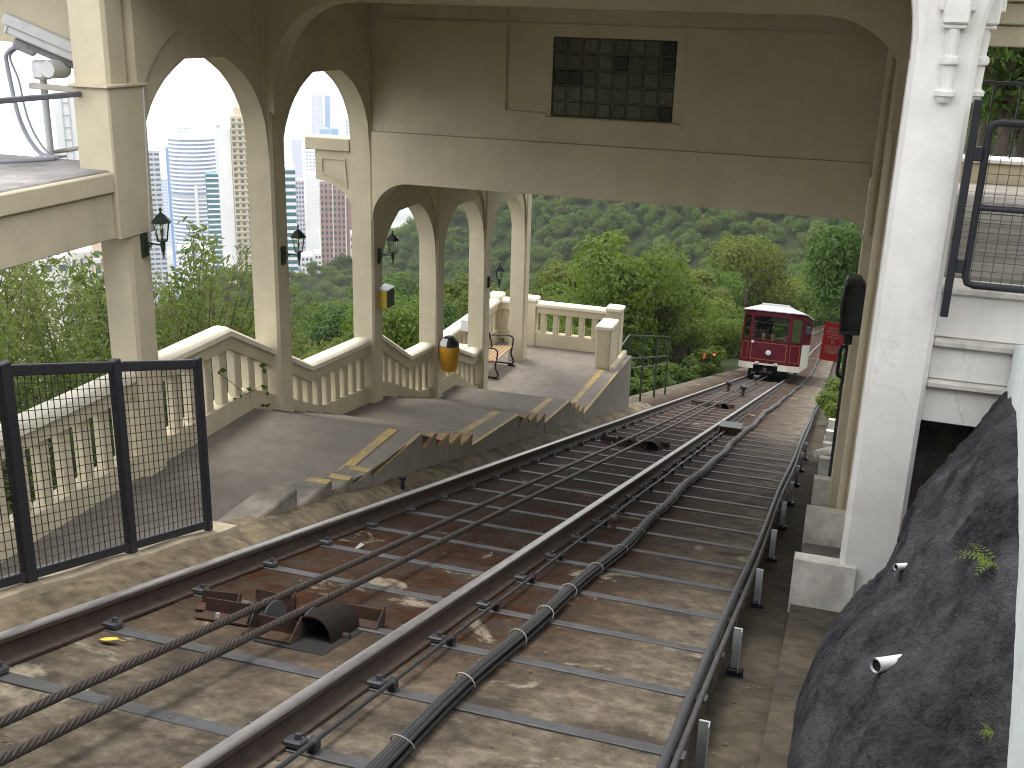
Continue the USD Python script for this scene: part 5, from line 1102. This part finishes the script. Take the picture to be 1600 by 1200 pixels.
tower('white apartment block half hidden by bushes at the far left', -43.4, -40.0, -11.75, 215, APW, base=-130, depth=12, cols=5, floor=2.9, wfrac=0.42, hfrac=0.42, zmin=-62, singly=True, name='apartment_block', cat='building')
tower('peach and white apartment block just left of the first column', -38.95, -37.7, -11.15, 200, mat('apartment_peach', (0.58, 0.46, 0.36), 0.75, 0.06, 0.2), base=-130, depth=10, cols=3, floor=2.8, wfrac=0.55, hfrac=0.45, zmin=-58, singly=True, name='apartment_block', cat='building', balcony=APW)
tower('grey and white flats between the white and the peach blocks', -40.0, -38.95, -11.55, 208, APW, base=-130, depth=10, cols=3, floor=2.9, wfrac=0.35, hfrac=0.5, zmin=-60, singly=True, name='apartment_block', cat='building')
t, W, D, top = tower('small pale house on the wooded shoulder below the pink tower', -26.15, -25.72, -11.0, 470, CRE, base=-140, depth=8, cols=2, zmin=-100, singly=True, name='hill_house', cat='house')
for k, (a0, a1, e, r) in enumerate([(-29.5, -28.9, -12.05, 640), (-28.7, -28.1, -12.1, 660), (-28.0, -27.5, -12.0, 650), (-34.9, -34.2, -11.6, 640), (-33.7, -33.0, -11.75, 660)]):
    tower(['low white building left of the lantern pole foot', 'low white building at the foot of the pale tower', 'low white building at the foot of the pink tower', 'low white roofs below the banded tower, left', 'low white roofs below the banded tower, right'][k], a0, a1, e, r, WHI, depth=12, cols=3, zmin=-160, name='low_building', cat='building')

# ------------------------------------------------------------------ vegetation
def leaf_quads(P, N, s, rg, asp=0.55, droop=0.0):
    """Folded leaf-shaped faces at P facing about N."""
    n = len(P); N = N + rg.normal(0, 0.55, (n, 3)); N /= np.linalg.norm(N, axis=1, keepdims=True)
    u = rg.normal(0, 1, (n, 3)); u[:, 2] -= droop; u -= (u * N).sum(1, keepdims=True) * N; u /= np.linalg.norm(u, axis=1, keepdims=True)
    w = np.cross(N, u); s = (s * rg.uniform(0.65, 1.25, n))[:, None]
    a, b = P - u * s * 0.5, P + u * s * 0.5; mid = P + N * s * 0.08
    c, d = mid + w * s * asp * 0.5 - u * s * 0.05, mid - w * s * asp * 0.5 - u * s * 0.05
    V = np.stack([a, c, b, d], 1).reshape(-1, 3); i = np.arange(n)[:, None] * 4
    return V, np.vstack([i + [0, 1, 2], i + [0, 2, 3]])
def crown(seed, n, leaf, lumps=14, flat=0.75, spread=0.62, lo=-0.25):
    """A crown of unit radius about the origin: leaf faces spread through uneven lumps."""
    rg = np.random.default_rng(seed); C, R = [], []
    for k in range(lumps):
        a = rg.uniform(0, 2 * np.pi); q = math.sqrt(rg.uniform(0, 1)) * spread; h = rg.uniform(lo, 0.62) * flat * (1.15 - q)
        C.append((q * math.cos(a), q * math.sin(a), h)); R.append(rg.uniform(0.16, 0.42) * (1.0 if lumps < 16 else 0.85))
    C, R = np.array(C), np.array(R); k = rg.choice(lumps, n, p=R ** 2 / (R ** 2).sum())
    d = rg.normal(0, 1, (n, 3)); d[:, 2] += 0.35; d /= np.linalg.norm(d, axis=1, keepdims=True)
    rad = R[k] * rg.uniform(0.55, 1.08, n) ** 0.6
    return leaf_quads(C[k] + d * rad[:, None] * [1, 1, 0.85], d + [0, 0, 0.5], leaf, rg)
LEAFS = [leafmat('leaf_deep_green', (0.018, 0.042, 0.008), (0.085, 0.150, 0.026), 0.35), leafmat('leaf_mid_green', (0.030, 0.064, 0.010), (0.130, 0.200, 0.032), 0.38),
         leafmat('leaf_olive', (0.046, 0.066, 0.010), (0.160, 0.190, 0.036), 0.38), leafmat('leaf_bright', (0.048, 0.082, 0.012), (0.165, 0.225, 0.042), 0.45)]
BARK = mat('bark', (0.085, 0.068, 0.050), 0.9, 0.35, 9.0, 0.6, 30.0)
def visible(x, y, z, mx=0.12, top=-0.05):
    v = np.stack([x, y, z], -1); d = v @ np.array([right, -up, fwd]).T
    u, w = 800 + FPX * d[..., 0] / d[..., 2], 600 + FPX * d[..., 1] / d[..., 2]
    return (d[..., 2] > 0) & (u > -1600 * mx) & (u < 1600 * (1 + mx)) & (w > 1200 * top) & (w < 1000)
def corridor(x, y, pad):
    c = -2.2 + rx(np.minimum(y, 130)); return (np.abs(x - c) < 3.2 + pad) & (y < 135)

# far wood: one mass
rg = np.random.default_rng(11)
pts = []
rad = 74.0
while rad < 470:
    st = 2.7 + rad / 140.0
    for a in np.arange(-33.5, 12, math.degrees(st / rad)):
        aa = math.radians(a + rg.uniform(-0.4, 0.4) * math.degrees(st / rad)); r_ = rad + rg.uniform(-0.45, 0.45) * st
        pts.append((r_ * math.sin(aa), r_ * math.cos(aa)))
    rad += st * 0.9
pts = np.array(pts); z = terrain(pts[:, 0], pts[:, 1])
ok = visible(pts[:, 0], pts[:, 1], z + 4, 0.05, 0.1) & ~corridor(pts[:, 0], pts[:, 1], 2.0)
pts, z = pts[ok], z[ok]
n = len(pts)
pi = UsdGeom.PointInstancer.Define(stage, '/World/wooded_hillside')
keys(pi.GetPrim(), kind='stuff', label='dense green wood covering the valley side beyond the track', category='wood')
protos = []
for k in range(8):
    V, F = crown(100 + k, 1900, 0.12, lumps=18 + 2 * (k % 4), flat=0.95)
    p = usdkit.mesh(stage, f'/World/wooded_hillside/crown_{k:03d}' if k else '/World/wooded_hillside/crown', (V, F), LEAFS[[0, 1, 2, 1, 3, 3, 1, 2][k]])
    protos.append(p.GetPath())
pi.CreatePrototypesRel().SetTargets(protos)
S = rg.uniform(1.9, 4.2, n) * np.clip(0.8 + np.hypot(*pts.T) / 900, 0.8, 1.3)
tone = meshkit.fbm(np.stack([pts[:, 0] / 26, pts[:, 1] / 26, np.zeros(n)], -1), 3)
kind = np.where(rg.uniform(0, 1, n) < 0.35, rg.integers(0, 8, n), np.clip(((tone - 0.25) / 0.5 * 8), 0, 7).astype(int))
order = np.array([0, 4, 1, 3, 6, 2, 7, 5]); kind = np.where(rg.uniform(0, 1, n) < 0.35, kind, order[np.clip(kind, 0, 7)])
pi.CreateProtoIndicesAttr(Vt.IntArray.FromNumpy(kind.astype(np.int32)))
pi.CreatePositionsAttr(Vt.Vec3fArray.FromNumpy(np.c_[pts, z + S * rg.uniform(0.15, 0.8, n)].astype(np.float32)))
pi.CreateScalesAttr(Vt.Vec3fArray.FromNumpy(np.c_[S, S * rg.uniform(0.85, 1.15, n), S * rg.uniform(0.8, 1.25, n)].astype(np.float32)))
qa = rg.uniform(0, np.pi, n)
pi.CreateOrientationsAttr(Vt.QuathArray([Gf.Quath(float(math.cos(a)), 0.0, 0.0, float(math.sin(a))) for a in qa]))

# nearer trees: each one a thing
def make_tree(kind, label, m, seed, mi, n=5200, leaf=0.078, group=None, lumps=24, trunk_h=1.1):
    t = thing(kind, label, 'tree', group, mtx=m)
    rgt = random.Random(seed)
    tr = MB().tube([(0, 0, -trunk_h), (0.03, 0.02, -0.6), (0.0, 0.05, 0.1)], [0.07, 0.055, 0.03], 7)
    for k in range(5):
        a = rgt.uniform(0, 6.28); tr.tube([(0.02, 0.02, -0.7 + 0.12 * k), (0.25 * math.cos(a), 0.25 * math.sin(a), -0.25 + 0.1 * k), (0.5 * math.cos(a), 0.5 * math.sin(a), 0.1)], [0.035, 0.024, 0.01], 5)
    obj('trunk', tr, BARK, t, smooth=True)
    obj('crown', crown(seed, n, leaf, lumps, 0.9, lo=-0.55), LEAFS[mi], t)
    return t
GRP = 'trees of the wood between the platform and the hillside'
LB = ['deep green tree in the wood left of the track', 'mid green tree in the wood left of the track', 'olive green tree in the wood left of the track', 'bright green tree in the wood left of the track']
srcs = []
spots = []
rg = np.random.default_rng(23)
rad = 27.0
while rad < 75:
    st = 2.5 + rad / 50.0
    for a in np.arange(-36, 9, math.degrees(st / rad)):
        aa = math.radians(a + rg.uniform(-0.35, 0.35) * math.degrees(st / rad)); r_ = rad + rg.uniform(-0.4, 0.4) * st
        x, y = r_ * math.sin(aa), r_ * math.cos(aa); R = rg.uniform(1.7, 3.0) * (0.75 + rad / 130)
        if x > -4.5: continue
        if x > -9.5 and y < 30: R = min(R, 1.7)
        if y < 46 and x < -0.22 * y: R *= 0.72
        if corridor(x, y, R * 0.8 + 0.4): continue
        z = float(terrain(x, y))
        if not visible(np.array(x), np.array(y), np.array(z + R)): continue
        spots.append((x, y, z, R))
    rad += st * 0.85
for i, (x, y, z, R) in enumerate(spots):
    tn = float(meshkit.fbm(np.array([x / 14, y / 14, 3.0]), 2)); k = int(np.clip((tn - 0.28) / 0.44 * 4, 0, 3)) if rg.uniform() > 0.3 else int(rg.integers(0, 4))
    var = int(rg.integers(0, 2))
    m = mtx((x, y, z + R * rg.uniform(0.35, 0.8) + max(0.0, rad - 34) * 0.055 * rg.uniform(0.4, 1.2)), rz=rg.uniform(0, 6.28), scale=(R, R * rg.uniform(0.85, 1.15), R * rg.uniform(0.8, 1.15)))
    key = (k, var)
    d = dict(srcs)
    if key not in d:
        t = make_tree(['deep_green_tree', 'mid_green_tree', 'olive_tree', 'bright_green_tree'][k], LB[k], m, 200 + k * 10 + var, k, group=GRP + ', ' + LB[k].split(' tree')[0])
        srcs.append((key, t))
    else: dup(d[key], m)
def special(x, y, zc, R, label, name='tree', mi=1, sz=1.0, seed=1, n=5200, lump=22):
    th_ = (zc - float(terrain(x, y))) / (R * sz) + 0.2
    return make_tree(name, label, mtx((x, y, zc), rz=seed, scale=(R, R, R * sz)), 500 + seed, mi, n, 0.075, None, lump, trunk_h=max(1.2, th_))
special(-8.2, 89.5, -19.5, 4.4, 'large rounded light green tree rising above the left of the tram', 'rounded_tree', 2, 1.25, 1)
special(-8.8, 75.4, -18.0, 2.6, 'bushy green tree just left of the tram roof', 'rounded_tree', 1, 1.0, 2)
special(-3.3, 95.3, -22.7, 1.5, 'small yellow green tree above the tram roof', 'small_tree', 3, 1.0, 3)
special(-0.9, 107.1, -25.2, 3.6, 'dark green tree closing the view above the red notice', 'dark_tree', 0, 1.1, 4)
special(0.4, 58.8, -12.0, 3.8, 'dark tree beside the right wall below the cross beam', 'dark_tree', 0, 1.2, 5)
for k, (x, y, zc, R, mi) in enumerate([(-13.1, 66.4, -17.8, 2.6, 1), (-13.5, 54.2, -15.6, 2.4, 2), (-8.4, 59.2, -16.3, 2.2, 0), (-8.1, 45.3, -13.8, 1.7, 1), (-6.0, 52.6, -14.8, 1.8, 3)]):
    special(x, y, zc, R, ['rounded green tree above the middle of the far balustrade', 'olive tree low behind the far balustrade', 'dark bushy tree left of the tram beyond the green railing', 'small green tree over the top of the green railing', 'bright bushy tree close to the left of the tram'][k], 'wood_tree', mi, 1.1, 20 + k, 4200, 26)
# trees on the slope right of the walkway
for k, (x, y, R, mi) in enumerate([(1.9, 18.6, 1.8, 0), (3.6, 19.5, 2.2, 1), (5.5, 21.0, 2.6, 0), (2.9, 23.5, 2.4, 1), (4.6, 25.0, 3.0, 0), (2.4, 28.0, 2.6, 2)]):
    make_tree('slope_tree', ['leafy tree nearest the pier over the right walkway', 'leafy green tree behind the right mesh fence', 'dark leafy tree farthest right above the walkway', 'second row tree over the walkway next to the pier', 'tall dark tree high behind the right fence', 'olive tree behind the walkway trees'][k], mtx((x, y, -0.6 - 0.15 * k + 0.6), rz=k, scale=(R, R, R * 1.1)), 300 + k, mi, 4200, 0.075, None, 20, trunk_h=3.2)
# low shrubs beside the track
def make_shrub(label, m, seed, mi, n=1500, name='trackside_shrub', group=None):
    t = thing(name, label, 'shrub', group, mtx=m)
    st = MB(); rgt = random.Random(seed)
    for k in range(6):
        a = rgt.uniform(0, 6.28); st.tube([(0, 0, -0.7), (0.2 * math.cos(a), 0.2 * math.sin(a), -0.2), (0.45 * math.cos(a), 0.45 * math.sin(a), 0.3)], [0.03, 0.02, 0.008], 5)
    obj('stems', st, BARK, t, smooth=True)
    obj('leaves', crown(seed, n, 0.17, 12, 0.9, lo=-0.6), LEAFS[mi], t)
    return t
sh0 = sh1 = None
for k, (x, y, R) in enumerate([(-6.2, 25.6, 0.9), (-5.9, 29.2, 0.9), (-6.4, 32.5, 1.2), (-5.9, 35.2, 0.9), (-6.6, 37.6, 1.4), (-6.0, 40.5, 1.0), (-6.3, 43.5, 1.2), (-7.6, 30.5, 1.4), (-7.8, 35.0, 1.5), (-8.0, 40.5, 1.6), (-6.2, 47.0, 1.2), (-6.4, 51.0, 1.3)]):
    z = float(rz(y)) - 0.9 + 0.55 * R
    m = mtx((x, y, z), rz=k * 1.3, scale=(R, R, R * 0.9))
    if k % 2 == 0:
        if sh0 is None: sh0 = make_shrub('bright green shrub growing along the left edge of the track', m, 40, 3, group='shrubs along the left edge of the track')
        else: dup(sh0, m)
    else:
        if sh1 is None: sh1 = make_shrub('bright green shrub growing along the left edge of the track', m, 41, 1, group='shrubs along the left edge of the track')
        else: dup(sh1, m)
for k, (x, y, R) in enumerate([(0.35, 26.0, 0.75), (0.15, 28.6, 0.7), (0.6, 31.5, 1.1), (0.9, 36.0, 1.3), (1.0, 41.0, 1.5), (1.1, 47.0, 1.7), (1.6, 54.0, 2.0)]):
    make_shrub(['bright shrub nearest the plinths at the right edge of the track', 'second bright shrub by the plinths on the right of the track', 'green shrub below the red notice', 'green shrub right of the track behind the notice', 'shrub right of the track level with the tram', 'larger shrub right of the tram side', 'leafy shrub farthest up the right of the track'][k], mtx((x, y, float(rz(y)) + 0.25 * R), rz=k, scale=R), 60 + k, 3 if k < 3 else 1)
# a few orange flowers by the tram
t = thing('flowering_shrub', 'small shrub with orange flowers left of the tram skirt', 'shrub', at=(-5.35, 45.0, float(rz(45)) + 0.35))
obj('leaves', crown(77, 500, 0.22, 8, 0.9), LEAFS[3], t)
rgf = np.random.default_rng(5); d = rgf.normal(0, 1, (9, 3)); d[:, 2] = np.abs(d[:, 2]); d /= np.linalg.norm(d, axis=1, keepdims=True)
obj('flowers', leaf_quads(d * [0.30, 0.25, 0.2] + [0, -0.25, 0.35], d, 0.17, rgf, 0.9), mat('orange_petal', (0.60, 0.12, 0.03), 0.6), t)

# bamboo-like bushes close behind the balustrade
BAM = [leafmat('bamboo_leaf', (0.055, 0.085, 0.018), (0.26, 0.29, 0.10), 0.45, 1.6), leafmat('bush_leaf', (0.040, 0.070, 0.014), (0.17, 0.22, 0.06), 0.40, 1.6)]
def make_bush(label, m, seed, mi, canes=24, per=180, leaf=0.115, group=None):
    t = thing('leafy_bush', label, 'bush', group, mtx=m)
    rgb = np.random.default_rng(seed); st = MB(); PP, NN = [], []
    for k in range(canes):
        a = rgb.uniform(0, 6.28); out = rgb.uniform(0.3, 1.5); H = rgb.uniform(1.6, 3.4); b = np.array([0.5 * math.cos(a), 0.5 * math.sin(a), -2.5]) * [rgb.uniform(0, 1), rgb.uniform(0, 1), 1]
        tt = np.linspace(0, 1, 9); C = b + np.stack([math.cos(a) * out * tt ** 2, math.sin(a) * out * tt ** 2, (2.5 + H * 0.55) * tt - 0.5 * out * tt ** 3], -1)
        st.tube(C, np.linspace(0.018, 0.004, 9), 5)
        q = rgb.uniform(0.25, 1.02, per); base = np.stack([np.interp(q, tt, C[:, j]) for j in range(3)], -1)
        off = rgb.normal(0, 1, (per, 3)) * (0.34 * (1.15 - q))[:, None] + rgb.normal(0, 0.05, (per, 3)); PP.append(base + off); NN.append(np.c_[rgb.normal(0, 0.5, (per, 2)), np.full(per, 0.8)])
    obj('canes', st, BARK, t, smooth=True)
    obj('leaves', leaf_quads(np.vstack(PP), np.vstack(NN), leaf, rgb, 0.26 if mi == 0 else 0.42, droop=0.9), BAM[mi], t)
    return t
BS = [(-8.9, 7.6, -5.05, 1.0), (-9.6, 9.8, -4.95, 1.05), (-8.6, 11.6, -5.15, 0.95), (-9.7, 12.6, -5.1, 1.1), (-8.7, 13.9, -5.75, 0.85), (-10.6, 8.4, -4.5, 1.15), (-11.6, 10.6, -4.7, 1.2), (-11.0, 13.0, -5.3, 1.1), (-12.8, 12.6, -4.8, 1.3), (-13.4, 9.8, -4.6, 1.2), (-12.4, 15.4, -6.0, 1.2), (-10.6, 16.2, -6.9, 1.1), (-9.4, 17.4, -7.6, 1.0), (-14.6, 13.8, -5.2, 1.3), (-14.2, 17.5, -7.0, 1.3), (-12.0, 19.5, -8.4, 1.3), (-10.2, 21.0, -9.0, 1.2), (-16.5, 17.5, -6.6, 1.5), (-9.2, 24.5, -10.0, 1.1), (-9.9, 9.0, -5.6, 1.0), (-9.3, 6.2, -5.2, 1.0), (-11.5, 7.2, -4.9, 1.1), (-9.2, 13.2, -4.95, 1.1), (-10.2, 14.6, -5.2, 1.25), (-8.5, 12.5, -4.95, 0.95), (-9.0, 11.2, -5.05, 1.05)]
b0 = b1 = None
for k, (x, y, z, s) in enumerate(BS):
    m = mtx((x, y, z - (0.25 if y < 12 else 0.1)), rz=k * 1.7, scale=s)
    lab = ['feathery light green bush growing behind the cream balustrades', 'broad-leaved green bush growing behind the cream balustrades'][k % 2]
    g = ['feathery bushes behind the balustrades', 'broad-leaved bushes behind the balustrades'][k % 2]
    if k == 0: b0 = make_bush(lab, m, 900, 0, group=g)
    elif k == 1: b1 = make_bush(lab, m, 901, 1, group=g)
    else: dup(b0 if k % 2 == 0 else b1, m)
# a creeper between the balusters of the peaked balustrade
t = thing('creeper', 'small green creeper leaves poking through the peaked balustrade', 'plant', at=(-6.42, 10.2, -3.9))
rgf = np.random.default_rng(8); Pq = np.array([(0.02, -0.42, 0.12), (0.03, -0.36, 0.13), (0.03, -0.15, -0.27), (0.04, -0.05, -0.27), (0.05, 0.12, -0.33), (0.04, 0.14, -0.25), (0.05, 0.43, -0.05), (0.05, 0.46, -0.12), (0.05, 0.47, -0.33), (0.05, 0.42, -0.30), (0.05, 0.52, -0.42), (0.06, 0.38, -0.52), (0.06, 0.48, -0.55)])
obj('leaves', leaf_quads(Pq, np.tile([0.6, -0.5, 0.4], (len(Pq), 1)), 0.075, rgf, 0.7), LEAFS[1], t)
obj('stem', MB().tube([(-0.02, 0.5, -0.6), (0.02, 0.45, -0.3), (0.02, 0.1, -0.3), (0.02, -0.4, 0.1)], 0.004, 4), BARK, t)

# ------------------------------------------------------------------ haze over the city and the valley
HZ = usdkit.material(stage, '/World/Looks/haze_air', {'v': ('principled_volume', dict(color=(0.92, 0.95, 1.0), density=0.0001, anisotropy=0.0))}, [], volume='v.volume')
obj('haze', MB().box(-31000, 31000, -31000, 31000, -335.5, 70), HZ, kind='stuff')
